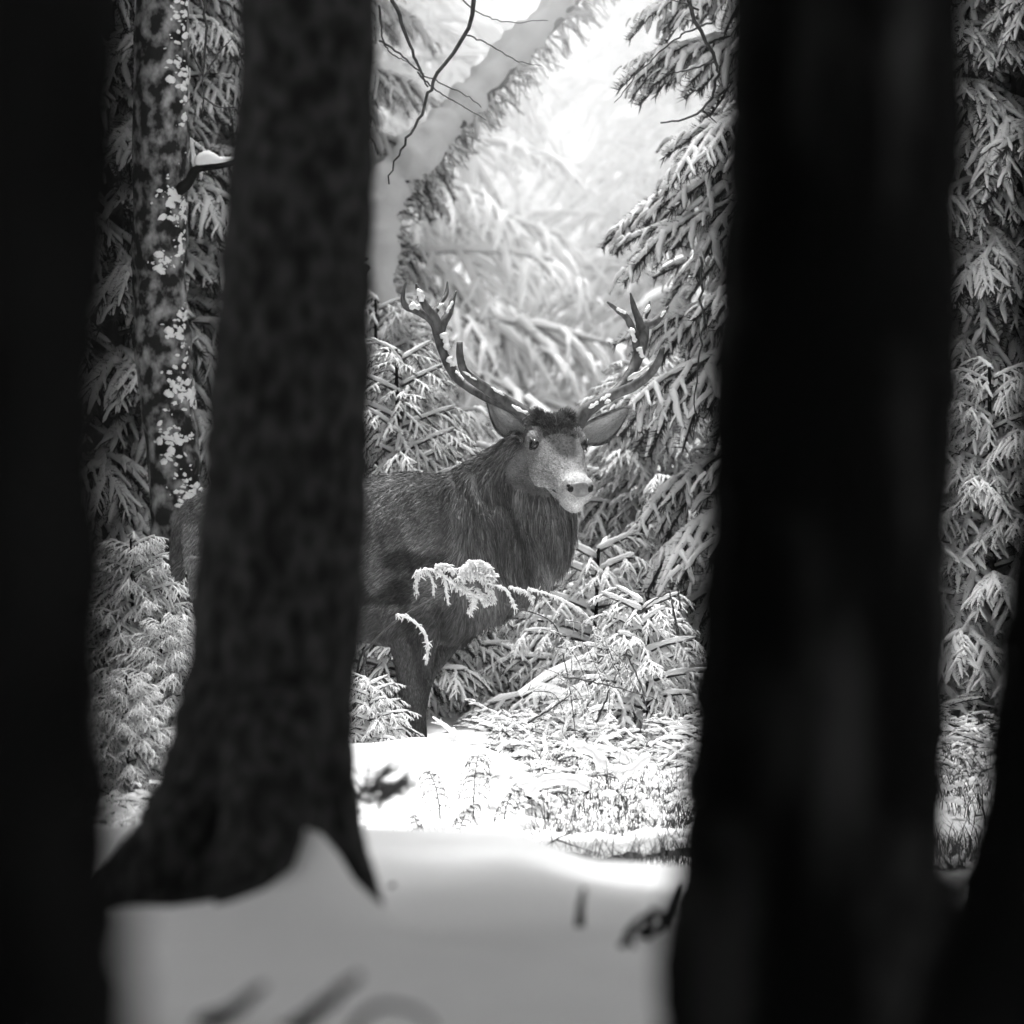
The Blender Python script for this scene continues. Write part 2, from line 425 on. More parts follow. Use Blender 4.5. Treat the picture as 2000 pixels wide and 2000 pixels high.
# ------------------------------------------------------------------ foreground and other trunks
def trunk_mesh(path, radii, seed, sides=40, nseg=90, noise=.07, roots=()):
    mb = MB()
    pts = resample(path, nseg); r = np.interp(np.linspace(0, len(radii) - 1, nseg), np.arange(len(radii)), radii)
    add_tube(mb, pts, r, 0, sides=sides, noise=noise, seed=seed, ref=(0, 1, 0))
    for rp, rr in roots:
        p2 = resample(rp, 24); r2 = np.interp(np.linspace(0, len(rr) - 1, 24), np.arange(len(rr)), rr)
        add_tube(mb, p2, r2, 0, sides=16, noise=.1, seed=seed + 5, ref=(0, 1, 0))
    return mb, pts, r
def lumps_on(pts, r, n, ang, spread, size, seed, flat=.45, tmin=0, tmax=1, elong=1.3, clusters=0):
    rr = R_(seed); mb = MB()
    t = tmin + rr.rand(n) * (tmax - tmin); f = t * (len(pts) - 1); i = f.astype(int).clip(0, len(pts) - 2); u = (f - i)[:, None]
    c = pts[i] * (1 - u) + pts[i + 1] * u; rad_ = r[i] * (1 - u[:, 0]) + r[i + 1] * u[:, 0]
    a = ang + rr.randn(n) * spread
    if clusters:
        ct = tmin + rr.rand(clusters) * (tmax - tmin); ca = ang + rr.randn(clusters) * spread; ci = rr.randint(0, clusters, n)
        t = np.clip(ct[ci] + rr.randn(n) * .012, 0, 1); a = ca[ci] + rr.randn(n) * .28
        f = t * (len(pts) - 1); i = f.astype(int).clip(0, len(pts) - 2); u = (f - i)[:, None]
        c = pts[i] * (1 - u) + pts[i + 1] * u; rad_ = r[i] * (1 - u[:, 0]) + r[i + 1] * u[:, 0]
    nrm = np.stack([np.cos(a), np.sin(a), np.zeros(n)], 1)
    O = c + nrm * (rad_ * 1.0)[:, None]
    s = size * (.35 + rr.rand(n) ** 2 * 1.3)
    tan = np.stack([-np.sin(a), np.cos(a), np.zeros(n)], 1)
    Z = np.tile(np.array([0, 0, 1.]), (n, 1))
    M = np.stack([nrm * (s * flat)[:, None], tan * (s * (.7 + rr.rand(n) * .8))[:, None], (Z + tan * rr.randn(n)[:, None] * .4) * (s * elong * (.5 + rr.rand(n)))[:, None]], 1)
    tv = IC2[0] * (1 + .7 * (R_(2).rand(len(IC2[0]), 1) - .5))
    inst(mb, tv, IC2[1], O, M)
    return mb

def shade_canopy(parent, x, y, z, seed, Rr=2.0):
    """unseen crown added to a foreground tree above the frame, for shade"""
    rr = R_(seed); cr, sn = MB(), MB()
    tr, cm, sm = spruce_meshes(seed, 5.5, Rr, 100, 2, .02, 14, 1.4, 2.6)
    L = np.array(parent.location)
    for nm, me in (('crown', cm), ('snow_load', sm)):
        o = bpy.data.objects.new(nm, me); S.collection.objects.link(o); o.parent = parent
        o.location = np.array((x, y, z)) - L

# left mossy trunk, 13 m away
d = 13.0
path = [P(612, -4500, d), P(606, -1500, d), P(603, 0, d), P(583, 400, d), P(565, 800, d), P(552, 1050, d), P(530, 1300, d), P(505, 1500, d), P(480, 1640, d), P(470, 1780, d), P(470, 1950, d)]
ra = np.array([90, 118, 137, 148, 158, 163, 172, 184, 205, 235, 250]) * d / F
roots = [([P(560, 1350, d - .05), P(440, 1530, d - .08), P(330, 1660, d - .12), P(215, 1790, d - .15), P(120, 1850, d - .2)], np.array([110, 95, 80, 60, 30]) * d / F),
         ([P(610, 1350, d - .04), P(640, 1500, d - .05), P(672, 1640, d - .05), P(700, 1740, d - .08), P(735, 1850, d - .1)], np.array([70, 56, 42, 40, 34]) * d / F),
         ([P(540, 1400, d - .1), P(520, 1560, d - .22), P(500, 1680, d - .3), P(470, 1790, d - .38)], np.array([100, 90, 75, 50]) * d / F)]
mb, pts, r = trunk_mesh(path, ra, 4, roots=roots)
T1 = empty('tree', (float(at(520, d)), d, .45), 'mossy mottled dark tree trunk left of the stag, hiding its hindquarters', 'tree', 'tree trunks in front of the clearing')
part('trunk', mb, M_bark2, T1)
shade_canopy(T1, at(606, d), d, 4.3, 61, 2.9)

# right trunk pair, 7 m away
d = 7.2
path = [P(1668, -6500, d), P(1660, -1500, d), P(1655, 0, d), P(1640, 500, d), P(1622, 1000, d), P(1600, 1400, d), P(1582, 1700, d), P(1570, 2000, d), P(1560, 2700, d)]
ra = np.array([170, 225, 240, 245, 252, 262, 275, 290, 380]) * d / F
mb, pts, r = trunk_mesh(path, ra, 9)
T2 = empty('tree', (float(at(1600, d)), d, .45), 'thick black out of focus tree trunk right of the stag', 'tree', 'tree trunks in front of the clearing')
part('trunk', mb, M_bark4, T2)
shade_canopy(T2, at(1660, d), d, 3.2, 62, 2.9)

# far left black trunk, 4.6 m
d = 4.6
path = [P(-90, -8000, d), P(-90, -1000, d), P(-95, 0, d), P(-135, 700, d), P(-135, 1200, d), P(-115, 1700, d), P(-105, 2100, d), P(-100, 3200, d)]
ra = np.array([250, 340, 358, 362, 366, 372, 380, 500]) * d / F
mb, pts, r = trunk_mesh(path, ra, 14)
T3 = empty('tree', (float(at(-100, d)), d, .5), 'black heavily blurred tree trunk filling the left edge', 'tree', 'tree trunks in front of the clearing')
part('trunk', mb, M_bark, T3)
shade_canopy(T3, at(-90, d), d, 3.3, 63, 2.8)

# far right trunk, 6.6 m
d = 6.6
path = [P(2190, -6500, d), P(2190, -1000, d), P(2190, 0, d), P(2180, 500, d), P(2165, 1000, d), P(2140, 1350, d), P(2120, 1650, d), P(2090, 1850, d), P(2070, 2100, d), P(2060, 2900, d)]
ra = np.array([140, 180, 190, 196, 204, 218, 232, 262, 300, 380]) * d / F
mb, pts, r = trunk_mesh(path, ra, 19)
T4 = empty('tree', (float(at(2120, d)), d, .5), 'black blurred tree trunk cut off by the right edge', 'tree', 'tree trunks in front of the clearing')
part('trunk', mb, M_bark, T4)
shade_canopy(T4, at(2190, d), d, 3.2, 64, 2.8)

for k, (x, y, zc_) in enumerate([(-1.5, 8.5, 3.7), (1.7, 11.5, 3.2), (-1.7, 1.5, 3.3), (1.6, 2.0, 3.3), (-3.1, 15.0, 4.4), (3.3, 16.0, 4.6), (.9, -3.0, 2.8), (-.9, -4.5, 2.8), (-4.1, 22.0, 4.2), (-3.5, 29, 4.4), (3.75, 22, 4.0), (3.7, 28.5, 4.2), (-4.0, 25.4, 4.6), (-2.9, 32, 5.2), (4.6, 25.2, 4.6), (3.5, 32, 5.2), (-3.1, 23.8, 4.1), (3.9, 24.5, 4.1), (-.75, 32, 5.3), (1.25, 40, 6.0), (-1.5, 40, 6.0), (-2.5, 17.6, 4.7), (3.1, 17.8, 4.7)]):  # unseen trees added so their crowns shade foreground, sides and background
    tp = empty('tree', (x, y, gz(x, y) - .1), 'added shade tree, bare-stemmed with a high snowy crown, ' + ['left of the mossy trunk', 'right of the thick right trunk', 'beside the far left black trunk', 'beside the far right trunk', 'in the shade left of the clearing', 'in the shade right of the clearing', 'behind the viewer, on the right', 'behind the viewer, on the left', 'out to the left of the stag', 'behind and left of the stag', 'out to the right of the stag', 'behind and right of the stag', 'close on the left of the stag', 'far back left of the clearing', 'close on the right of the stag', 'far back right of the clearing', 'slender, left of the stag', 'slender, right of the stag', 'slender, hidden behind the mossy trunk', 'slender, far behind the thick right trunk', 'slender, far behind the mossy trunk', 'left of the smooth drift', 'right of the smooth drift'][k], 'tree', 'added shade trees out of view')
    mb = MB(); zz = np.linspace(0, 8.5, 30); add_tube(mb, np.stack([x + .03 * np.sin(zz), y + .03 * np.cos(zz), gz(x, y) - .1 + zz], 1), (.17 if k < 16 else .06) * (1.15 - zz / 9) + .1 * np.exp(-zz * 3), 0, sides=24, noise=.08, seed=k)
    part('trunk', mb, M_bark, tp)
    sc_ = 1 if k < 16 else [.6, .6, .5, .6, .7, .8, .85][k - 16]
    for nm in ('crown', 'snow_load'):
        o = bpy.data.objects.new(nm, [c for c in T1.children if c.name.startswith(nm)][0].data); S.collection.objects.link(o); o.parent = tp; o.location = (0, 0, zc_); o.scale = (sc_,) * 3
# mottled trunk on the left, behind the stag's rump
d = 27.0
path = [P(330, -1500, d), P(318, -300, d), P(316, 100, d), P(312, 400, d), P(310, 550, d), P(318, 680, d), P(332, 830, d), P(345, 960, d), P(352, 1200, d), P(352, 1650, d)]
ra = np.array([38, 50, 55, 54, 52, 55, 54, 52, 58, 70]) * d / F
mb, pts, r = trunk_mesh(path, ra, 24, sides=28, nseg=80, noise=.12)
T5 = empty('tree', (float(at(345, d)), d, .4), 'mottled bark tree trunk with snow patches between the two dark left trunks', 'tree')
part('trunk', mb, M_bark3, T5)
sn = lumps_on(pts, r, 900, -.9, .5, .008, 28, tmin=.1, tmax=.92, flat=.3, elong=1.0, clusters=34)
part('snow_cover', sn, M_snow, T5)
br = MB(); add_tube(br, resample([P(325, 385, d), P(365, 360, d - .1), P(385, 330, d - .15), P(440, 322, d - .15), P(470, 312, d - .1)], 14), np.linspace(.022, .008, 14), 0, sides=8, noise=.2)
bo = part('branch', br, M_bark, T5)
bs = MB(); add_tube(bs, resample([P(380, 318, d - .15), P(405, 308, d - .16), P(430, 314, d - .15), P(460, 308, d - .12)], 12), [.008, .018, .022, .024, .026, .022, .018, .015, .014, .011, .008, .004], 0, sides=10, noise=.1)
part('snow_cap', bs, M_snow, T5)

# snow-bent trunk arching over the antlers
d = 30.0
arc = [P(722, 1250, d), P(722, 900, d), P(724, 700, d), P(727, 540, d), P(738, 450, d), P(772, 365, d), P(835, 300, d), P(905, 225, d + .1), P(990, 135, d + .2), P(1085, 35, d + .3), P(1180, -70, d + .4), P(1300, -190, d + .5)]
T6 = empty('bent_tree', (float(at(722, d)), d, .7), 'slender tree bent over by thick snow, arching above the left antler', 'tree')
ap = resample(arc, 110)
mb = MB(); add_tube(mb, ap, np.interp(np.arange(110), [0, 40, 109], [.05, .045, .03]), 0, sides=14, noise=.15)
TT = np.gradient(ap, axis=0); TT /= np.linalg.norm(TT, axis=1)[:, None]
nl = np.cross(TT, (0, 1, 0)); nl *= np.sign(nl[:, :1] * -1 + 1e-6)  # upper-left normal
part('trunk', mb, M_twig, T6)
sn = MB(); sr = np.interp(np.arange(110), [0, 14, 22, 32, 45, 60, 80, 109], [.03, .045, .06, .075, .085, .083, .07, .05])
rr = R_(5)
add_tube(sn, ap + nl * (.03 * smooth(30, 55, np.arange(110)))[:, None] + np.array([.03, -.01, 0]) * (1 - smooth(30, 50, np.arange(110)))[:, None], sr * (1 + .10 * np.sin(np.arange(110) * .55) + .08 * rr.randn(110)), 0, sides=26, noise=.34, seed=3)
part('snow_load', sn, M_snow, T6)
tw = MB(); n = 520; ii = rr.randint(4, 100, n)
O = ap[ii] - nl[ii] * .03 + rr.randn(n, 3) * .015
Dv = -nl[ii] * (.8 + rr.rand(n, 1)) + TT[ii] * rr.randn(n, 1) * .7 + rr.randn(n, 3) * .35
fa, fb = finger(14, 4, 4, 77)
merge(tw, fa, O, frames(Dv) * (.05 + .09 * rr.rand(n))[:, None, None]); 
part('twigs', tw, M_needle, T6)
tw2 = MB(); k = np.arange(0, n, 3); merge(tw2, fb, O[k], frames(Dv[k]) * (.05 + .06 * rr.rand(len(k)))[:, None, None]); part('twig_snow', tw2, M_snow, T6)

# pale distant trunk
d = 44.0
T7 = empty('tree', (float(at(1225, d)), d, 1.0), 'thin pale hazy trunk leaning above the right antler', 'tree')
mb = MB(); add_tube(mb, resample([P(1040, -60, d), P(1095, 120, d), P(1140, 260, d), P(1178, 430, d), P(1205, 560, d), P(1213, 680, d), P(1220, 900, d), P(1225, 1080, d)], 40), np.linspace(.025, .05, 40), 0, sides=12, noise=.2)
part('trunk', mb, M_pale, T7)
cr2 = MB(); sn2 = MB(); rr = R_(9)
for q in range(26):
    t = rr.rand(); o = P(1095 + 118 * t ** .7, 120 + 560 * t, d); s = rr.choice([-1, 1])
    Dv = np.array([[s * (.6 + .4 * rr.rand()), rr.randn() * .4, -.3 - .3 * rr.rand()]])
    a, b = SPR[1][q % 5]; M = frames(Dv) * (.35 + .35 * rr.rand()); merge(cr2, a, o[None], M); merge(sn2, b, o[None], M)
part('twigs', cr2, M_needle, T7); part('snow_load', sn2, M_snow, T7)

# ------------------------------------------------------------------ bare branches hanging into the frame
def bare(name, paths, rs, label, cat='branch', mat_=None, snow=False, group=None, loc=None):
    mb = MB(); allp = []
    for p, r0 in zip(paths, rs):
        q = resample(p, 26); rr = R_(int(abs(q[0, 0] * 999)) % 1000 + len(q)); L_ = np.linalg.norm(q[-1] - q[0])
        q[1:-1] += rr.randn(24, 3) * .006 * L_
        add_tube(mb, q, np.linspace(r0, r0 * .35, 26), 0, sides=6, noise=.15); allp.append(q)
    o = mb.build(name, mat_ or M_twig, None, True, loc=tuple(allp[0][0]))
    tag(o, label, cat, group); return o, allp
d = 26.2
bare('bare_branch', [[P(745, -60, d), P(790, 60, d), P(822, 140, d), P(836, 170, d)], [P(935, -60, d), P(915, 60, d), P(850, 150, d), P(832, 200, d), P(805, 255, d), P(775, 300, d), P(760, 360, d)],
    [P(740, 80, d), P(780, 105, d), P(832, 150, d), P(900, 180, d), P(940, 210, d)], [P(815, 140, d), P(850, 175, d), P(900, 205, d), P(950, 235, d)],
    [P(880, -30, d), P(920, 15, d), P(985, 42, d), P(1070, 40, d)], [P(905, 65, d), P(960, 90, d), P(1010, 118, d), P(1060, 130, d)], [P(740, 10, d), P(752, 90, d), P(800, 125, d)]],
    [.008, .008, .004, .0035, .003, .003, .004], 'forked bare dark branch hanging at the top left beside the bent tree')
bare('bare_branch', [[P(1345, -60, d), P(1350, 20, d), P(1395, 110, d), P(1400, 150, d), P(1385, 200, d), P(1340, 232, d), P(1290, 240, d)], [P(1400, 118, d), P(1340, 138, d), P(1290, 145, d)],
    [P(1395, 40, d), P(1330, 70, d), P(1270, 120, d), P(1200, 200, d)], [P(1372, 215, d), P(1400, 240, d)], [P(1365, 20, d), P(1330, 5, d), P(1270, -10, d)]],
    [.008, .004, .004, .004, .004], 'curved bare dark branch hooking down at the top right beside the thick trunk')
bare('bare_branch', [[P(1368, 500, 26), P(1372, 640, 26), P(1360, 740, 26), P(1354, 860, 26)]], [.005], 'thin dark upright twig against the thick right trunk at antler height')
bare('bare_branch', [[P(395, -60, 26), P(402, 60, 26), P(398, 150, 26), P(396, 240, 26)], [P(398, 150, 26), P(430, 100, 26), P(455, 75, 26)], [P(398, 150, 26), P(378, 110, 26), P(372, 90, 26)], [P(398, 190, 26), P(425, 208, 26), P(460, 210, 26)]], [.006, .004, .004, .004], 'dark forked twig hanging above the snow-capped stub of the mottled trunk')

# ------------------------------------------------------------------ stag
FD = D0
def DP(px, py, dy=0): return P(px, py, FD + dy)
ya, pi_, ro = rad(14), rad(20), rad(-1)
fwd = np.array([math.sin(ya) * math.cos(pi_), -math.cos(ya) * math.cos(pi_), -math.sin(pi_)])
lft = np.cross([0, 0, 1], fwd); lft /= np.linalg.norm(lft)      # the stag's own left = picture right
upv = np.cross(fwd, lft)
lft, upv = lft * math.cos(ro) + upv * math.sin(ro), upv * math.cos(ro) - lft * math.sin(ro)
HO = DP(1074, 852, -.22)     # skull origin between the antlers
HS = 1.06
def HL(s, l, u): return HO + (fwd * s + lft * l + upv * u) * HS
def head_local(p): q = (p - HO) / HS; return q @ fwd, q @ lft, q @ upv

def loft_world(mb, st, n=30, sides=28):
    """stations (px,py,dy, r_px_inplane, r_px_depth)"""
    st = np.array(st, float); c = np.array([DP(a, b, e) for a, b, e in st[:, :3]])
    cc = resample(c, n); rr = resample(np.stack([st[:, 3], st[:, 4], st[:, 4] * 0], 1), n) * FD / F
    add_tube(mb, cc, np.maximum(rr[:, 0], .004), 0, sides=sides, ry=np.maximum(rr[:, 1], .004), ref=(0, 1, 0))
body = MB()
loft_world(body, [(352, 1085, .05, 22, 22), (372, 1075, .05, 68, 66), (410, 1062, .05, 98, 98), (480, 1055, .05, 118, 118), (580, 1075, .04, 135, 132), (680, 1092, .02, 155, 135), (760, 1095, 0, 168, 130), (840, 1092, -.02, 168, 124), (910, 1078, -.05, 152, 112), (980, 1068, -.09, 132, 98), (1040, 1062, -.13, 90, 80), (1082, 1058, -.16, 44, 48)], 60, 36)
loft_world(body, [(880, 1080, -.02, 130, 100), (940, 1020, -.04, 116, 92), (990, 965, -.07, 98, 80), (1025, 915, -.10, 74, 66), (1050, 872, -.13, 52, 56)], 30)
loft_world(body, [(1045, 920, -.12, 54, 58), (1050, 975, -.16, 58, 60), (1053, 1030, -.18, 60, 62), (1046, 1085, -.17, 62, 62), (1022, 1122, -.15, 52, 56), (1010, 1150, -.12, 26, 30)], 26)
# limbs
loft_world(body, [(800, 1130, -.14, 80, 46), (806, 1200, -.17, 66, 44), (808, 1265, -.17, 43, 38), (808, 1330, -.16, 33, 31), (808, 1395, -.15, 24, 25), (814, 1440, -.14, 19, 21), (815, 1480, -.14, 14, 16), (812, 1545, -.14, 15, 16), (815, 1575, -.15, 18, 19), (823, 1600, -.17, 20, 20)], 40, 20)
loft_world(body, [(905, 1150, .12, 60, 44), (896, 1205, .15, 44, 36), (868, 1258, .16, 25, 28), (828, 1330, .15, 19, 22), (812, 1430, .13, 16, 18), (812, 1480, .13, 13, 15), (806, 1545, .13, 15, 16), (812, 1600, .11, 20, 20)], 40, 20)
for dy in (-.13, .2):
    o = 14 if dy > 0 else 0
    loft_world(body, [(450 + o, 1080, dy, 88, 60), (462 + o, 1180, dy, 82, 56), (462 + o, 1260, dy, 52, 42), (435 + o, 1330, dy, 32, 30), (412 + o, 1385, dy, 27, 26), (424 + o, 1450, dy, 19, 20), (430 + o, 1545, dy, 16, 17), (440 + o, 1600, dy - .02, 20, 20)], 40, 20)
loft_world(body, [(372, 1030, .04, 16, 16), (352, 1060, .04, 18, 18), (350, 1110, .04, 14, 14), (354, 1135, .04, 6, 6)], 12, 12)   # tail
# head, along its own axis: s, centre u, half width, half height
hs = np.array([(-.09, -.03, .045, .05), (-.05, -.03, .068, .07), (0, -.028, .080, .078), (.05, -.03, .088, .084), (.10, -.036, .090, .088), (.15, -.042, .083, .083), (.20, -.044, .070, .075), (.25, -.045, .058, .065), (.30, -.045, .053, .056), (.34, -.044, .053, .052), (.38, -.043, .053, .048), (.405, -.042, .047, .041), (.42, -.042, .030, .027)])
hp = np.array([HL(a, 0, b) for a, b, _, _ in hs]); n = 50
cc = resample(hp, n); rr = resample(np.stack([hs[:, 2], hs[:, 3], hs[:, 3]], 1), n) * HS
V, Q, T = tube(cc, rr[:, 1], 32, ry=rr[:, 0], ref=tuple(lft)); n0 = body.n; body.add(V, Q); body.T.append(T + n0); body.TM.append(np.zeros(len(T), int))
def blob(mb, c, ax, seed=0, frame=None, m=0, ic=IC3):
    fr_ = np.stack([fwd, lft, upv]) if frame is None else frame
    M = fr_ * np.asarray(ax, float)[:, None] * HS
    inst(mb, ic[0], ic[1], np.array([c]), M[None], m)
for s in (-1, 1):
    blob(body, HL(.085, s * .072, .022), (.040, .024, .026))      # brow
    blob(body, HL(.135, s * .062, -.065), (.085, .026, .05))      # cheek
    blob(body, HL(.385, s * .027, -.020), (.030, .022, .020))     # nostril wing
    blob(body, HL(-.005, s * .048, .045), (.035, .028, .04))      # pedicle
blob(body, HL(.33, 0, -.100), (.075, .036, .026))                  # lower jaw and chin
blob(body, HL(.20, 0, -.095), (.11, .045, .035))
blob(body, HL(.03, 0, .045), (.06, .055, .03))                     # forehead
bm_o = body.build('body_src', M_hide)
md = bm_o.modifiers.new('r', 'REMESH'); md.mode = 'VOXEL'; md.voxel_size = .0085; md.adaptivity = 0
sm = bm_o.modifiers.new('s', 'SMOOTH'); sm.factor = .5; sm.iterations = 5
dg = bpy.context.evaluated_depsgraph_get(); dg.update()
me = bpy.data.meshes.new_from_object(bm_o.evaluated_get(dg)); bpy.data.objects.remove(bm_o)
me.name = 'body'
nv = len(me.vertices); V = np.zeros(nv * 3, np.float32); me.vertices.foreach_get('co', V); V = V.reshape(-1, 3).astype(float)
Nn = np.zeros(nv * 3, np.float32); me.vertices.foreach_get('normal', Nn); Nn = Nn.reshape(-1, 3).astype(float)

def n3(p, sc, o=0): return (vnoise(p[:, 0] * sc + o, p[:, 2] * sc + 3 * o) + vnoise(p[:, 1] * sc + 7 + o, p[:, 2] * sc * 1.3)) / 2
def coat(p):
    """albedo of the coat, by region of the animal"""
    px = 1000 + p[:, 0] * F / p[:, 1]; py = 1000 + (ZC - p[:, 2]) * F / p[:, 1]
    nz = n3(p, 14); nz2 = n3(p, 40, 5)
    st_ = vnoise((p[:, 0] + .3 * p[:, 2]) * 30, p[:, 2] * 4); st2 = vnoise((p[:, 0] + .25 * p[:, 2]) * 75, p[:, 2] * 9 + 3)
    c = .125 + .06 * (nz - .5) + .03 * (nz2 - .5)
    c = c * (.35 + .75 * st_ + .6 * st2)
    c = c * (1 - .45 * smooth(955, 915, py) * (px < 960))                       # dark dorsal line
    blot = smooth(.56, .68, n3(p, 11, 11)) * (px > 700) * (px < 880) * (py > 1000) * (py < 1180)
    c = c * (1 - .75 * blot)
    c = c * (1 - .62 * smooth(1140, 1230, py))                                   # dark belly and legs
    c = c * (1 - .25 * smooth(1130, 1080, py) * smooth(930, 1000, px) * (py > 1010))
    c = np.where((px < 392) & (px > 359) & (py > 1020) & (py < 1165), .30, c)   # rump patch
    s, l, u = head_local(p)
    ish = (s > -.06) & (s < .47) & (np.abs(l) < .14) & (np.abs(u + .03) < .16)
    h = np.full(len(p), .20)
    h = h + .16 * smooth(.05, .2, s) * smooth(.03, -.03, u)                      # lighter cheek
    fd = smooth(-.014, .008, u + .010 * (nz2 - .5) - (.036 - .16 * np.maximum(0, s - .08))) * smooth(.075, .052, np.abs(l) + .012 * (nz - .5) + .20 * np.maximum(0, s - .06)) * smooth(.29, .24, s + .9 * np.abs(l))
    h = h * (1 - fd) + .026 * fd                                                # dark forehead and bridge
    for sg in (-1, 1):
        e = np.sqrt(((s - .105) / .055) ** 2 + ((l - sg * .088) / .045) ** 2 + ((u - .012) / .034) ** 2)
        k = smooth(1.15, .8, e); h = h * (1 - k) + .27 * k
    k = smooth(.335, .37, s); h = h * (1 - k) + .42 * k
    k = smooth(.26, .33, s) * smooth(-.070, -.085, u); h = h * (1 - k) + .52 * k  # white lip and chin
    k = smooth(.14, .22, s) * smooth(-.09, -.12, u); h = h * (1 - k) + .30 * k
    h = h * (.9 + .25 * (nz2 - .5))
    w = smooth(-.05, .03, s) * ish
    w = w * smooth(-.155, -.125, u)
    c = c * (1 - w) + h * w
    return np.clip(c, .012, .85)
def set_coat(me, col):
    a = me.color_attributes.new('coat', 'FLOAT_COLOR', 'POINT')
    A = np.ones((len(col), 4), np.float32); A[:, :3] = col[:, None]; a.data.foreach_set('color', A.ravel())
# surface modelling: folds in the mane, light roughness
pxv = 1000 + V[:, 0] * F / V[:, 1]; pyv = 1000 + (ZC - V[:, 2]) * F / V[:, 1]
mane = smooth(840, 900, pxv) * smooth(900, 960, pyv) * smooth(1200, 1150, pyv)
s_, l_, u_ = head_local(V); headm = smooth(-.02, .05, s_) * (np.abs(l_) < .13) * (np.abs(u_ + .03) < .14)
fold = (vnoise((V[:, 0] + .35 * V[:, 2]) * 16, V[:, 2] * 3.0 + 4) - .5) * .055 + (vnoise((V[:, 0] + .2 * V[:, 2]) * 38, V[:, 2] * 7) - .5) * .026
V2 = V + Nn * (fold * mane * (1 - headm) + (n3(V, 12) - .5) * .012 * (1 - headm))[:, None]
me.vertices.foreach_set('co', V2.astype(np.float32).ravel()); me.materials.clear(); me.materials.append(M_hide)
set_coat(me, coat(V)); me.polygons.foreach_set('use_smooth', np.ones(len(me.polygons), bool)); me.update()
ST_LOC = np.array(DP(700, 1600, 0))
stag = empty('stag', ST_LOC, 'red deer stag standing in snow behind the left trunk, antlered head turned to the viewer', 'deer')
me.transform(__import__('mathutils').Matrix.Translation(-Vector(ST_LOC)))
bo = bpy.data.objects.new('body', me); S.collection.objects.link(bo); bo.parent = stag
V = V2
# fur
me.calc_loop_triangles(); nt = len(me.loop_triangles); tri = np.zeros(nt * 3, np.int32); me.loop_triangles.foreach_get('vertices', tri); tri = tri.reshape(-1, 3)
ar = np.linalg.norm(np.cross(V[tri[:, 1]] - V[tri[:, 0]], V[tri[:, 2]] - V[tri[:, 0]]), axis=1)
nrm_t = Nn[tri].mean(1); ar = ar * np.where(nrm_t[:, 1] < .35, 1, .12)
ctr = V[tri].mean(1); s, l, u = head_local(ctr); ar = ar * np.where((s > 0) & (s < .45) & (np.abs(l) < .13) & (np.abs(u) < .15), 2.2, 1)
frr = R_(77); NF = 150000
ti = frr.choice(nt, NF, p=ar / ar.sum()); a = frr.rand(NF, 1); b = frr.rand(NF, 1); sw = (a + b) > 1; a = np.where(sw, 1 - a, a); b = np.where(sw, 1 - b, b)
p0 = V[tri[ti, 0]] * (1 - a - b) + V[tri[ti, 1]] * a + V[tri[ti, 2]] * b; nr = nrm_t[ti]; nr /= np.linalg.norm(nr, axis=1)[:, None] + 1e-9
px = 1000 + p0[:, 0] * F / p0[:, 1]; py = 1000 + (ZC - p0[:, 2]) * F / p0[:, 1]
s, l, u = head_local(p0); ish = (s > -.02) & (s < .45) & (np.abs(l) < .125) & (np.abs(u + .03) < .13)
mn = smooth(850, 930, px) * smooth(880, 950, py)
flow = np.stack([-.75 + .9 * mn + .3 * (n3(p0, 6, 3) - .5), np.zeros(NF), -.5 - .8 * mn + .8 * (n3(p0, 5) - .5)], 1)
flow += .55 * np.stack([n3(p0, 22, 2) - .5, n3(p0, 22, 9) - .5, n3(p0, 22, 6) - .5], 1) * (1 + 1.5 * mn)[:, None]
leg = (py > 1250); flow[leg] = (0, 0, -1)
fh = fwd * -1.0
flow = np.where(ish[:, None], -fwd[None] + .5 * np.sign(l)[:, None] * lft[None] + .4 * frr.randn(NF, 3), flow)
flow -= nr * np.sum(flow * nr, 1)[:, None]; flow /= np.linalg.norm(flow, axis=1)[:, None] + 1e-9
flow += frr.randn(NF, 3) * .13
ln = .018 + .024 * mn + .012 * smooth(1000, 930, py)
tuft = ish & (s < .12) & (u > .01) & (np.abs(l) < .07)
ln = np.where(ish, .007, ln); ln = np.where(tuft, .022, ln); ln = np.where(leg, .009, ln)
ln = np.where((s > .33) & ish, .004, ln); ln *= .6 + .8 * frr.rand(NF)
lift = np.where(tuft, .7, .28)[:, None]
sd_ = np.cross(flow, nr + frr.randn(NF, 3) * .5); sd_ /= np.linalg.norm(sd_, axis=1)[:, None] + 1e-9
wd = np.where(ish, .0007, .0014)[:, None]; ln = ln[:, None]
p1 = p0 + (flow * .55 + nr * lift * .55) * ln; p2 = p0 + (flow + nr * lift * .35 + np.array([0, 0, -.25])) * ln
VV = np.stack([p0 - sd_ * wd, p0 + sd_ * wd, p1 + sd_ * wd * .8, p1 - sd_ * wd * .8, p2], 1).reshape(-1, 3)
o5 = np.arange(NF)[:, None] * 5
fur = MB(); fur.add(VV - ST_LOC, np.concatenate([o5, o5 + 1, o5 + 2, o5 + 3], 1)); fur.T.append(np.concatenate([o5 + 3, o5 + 2, o5 + 4], 1)); fur.TM.append(np.zeros(NF, int))
fo = fur.build('coat', M_fur, stag, False)
cc_ = coat(p0) * (.5 + 1.5 * frr.rand(NF) ** 2); set_coat(fo.data, np.repeat(cc_, 5))

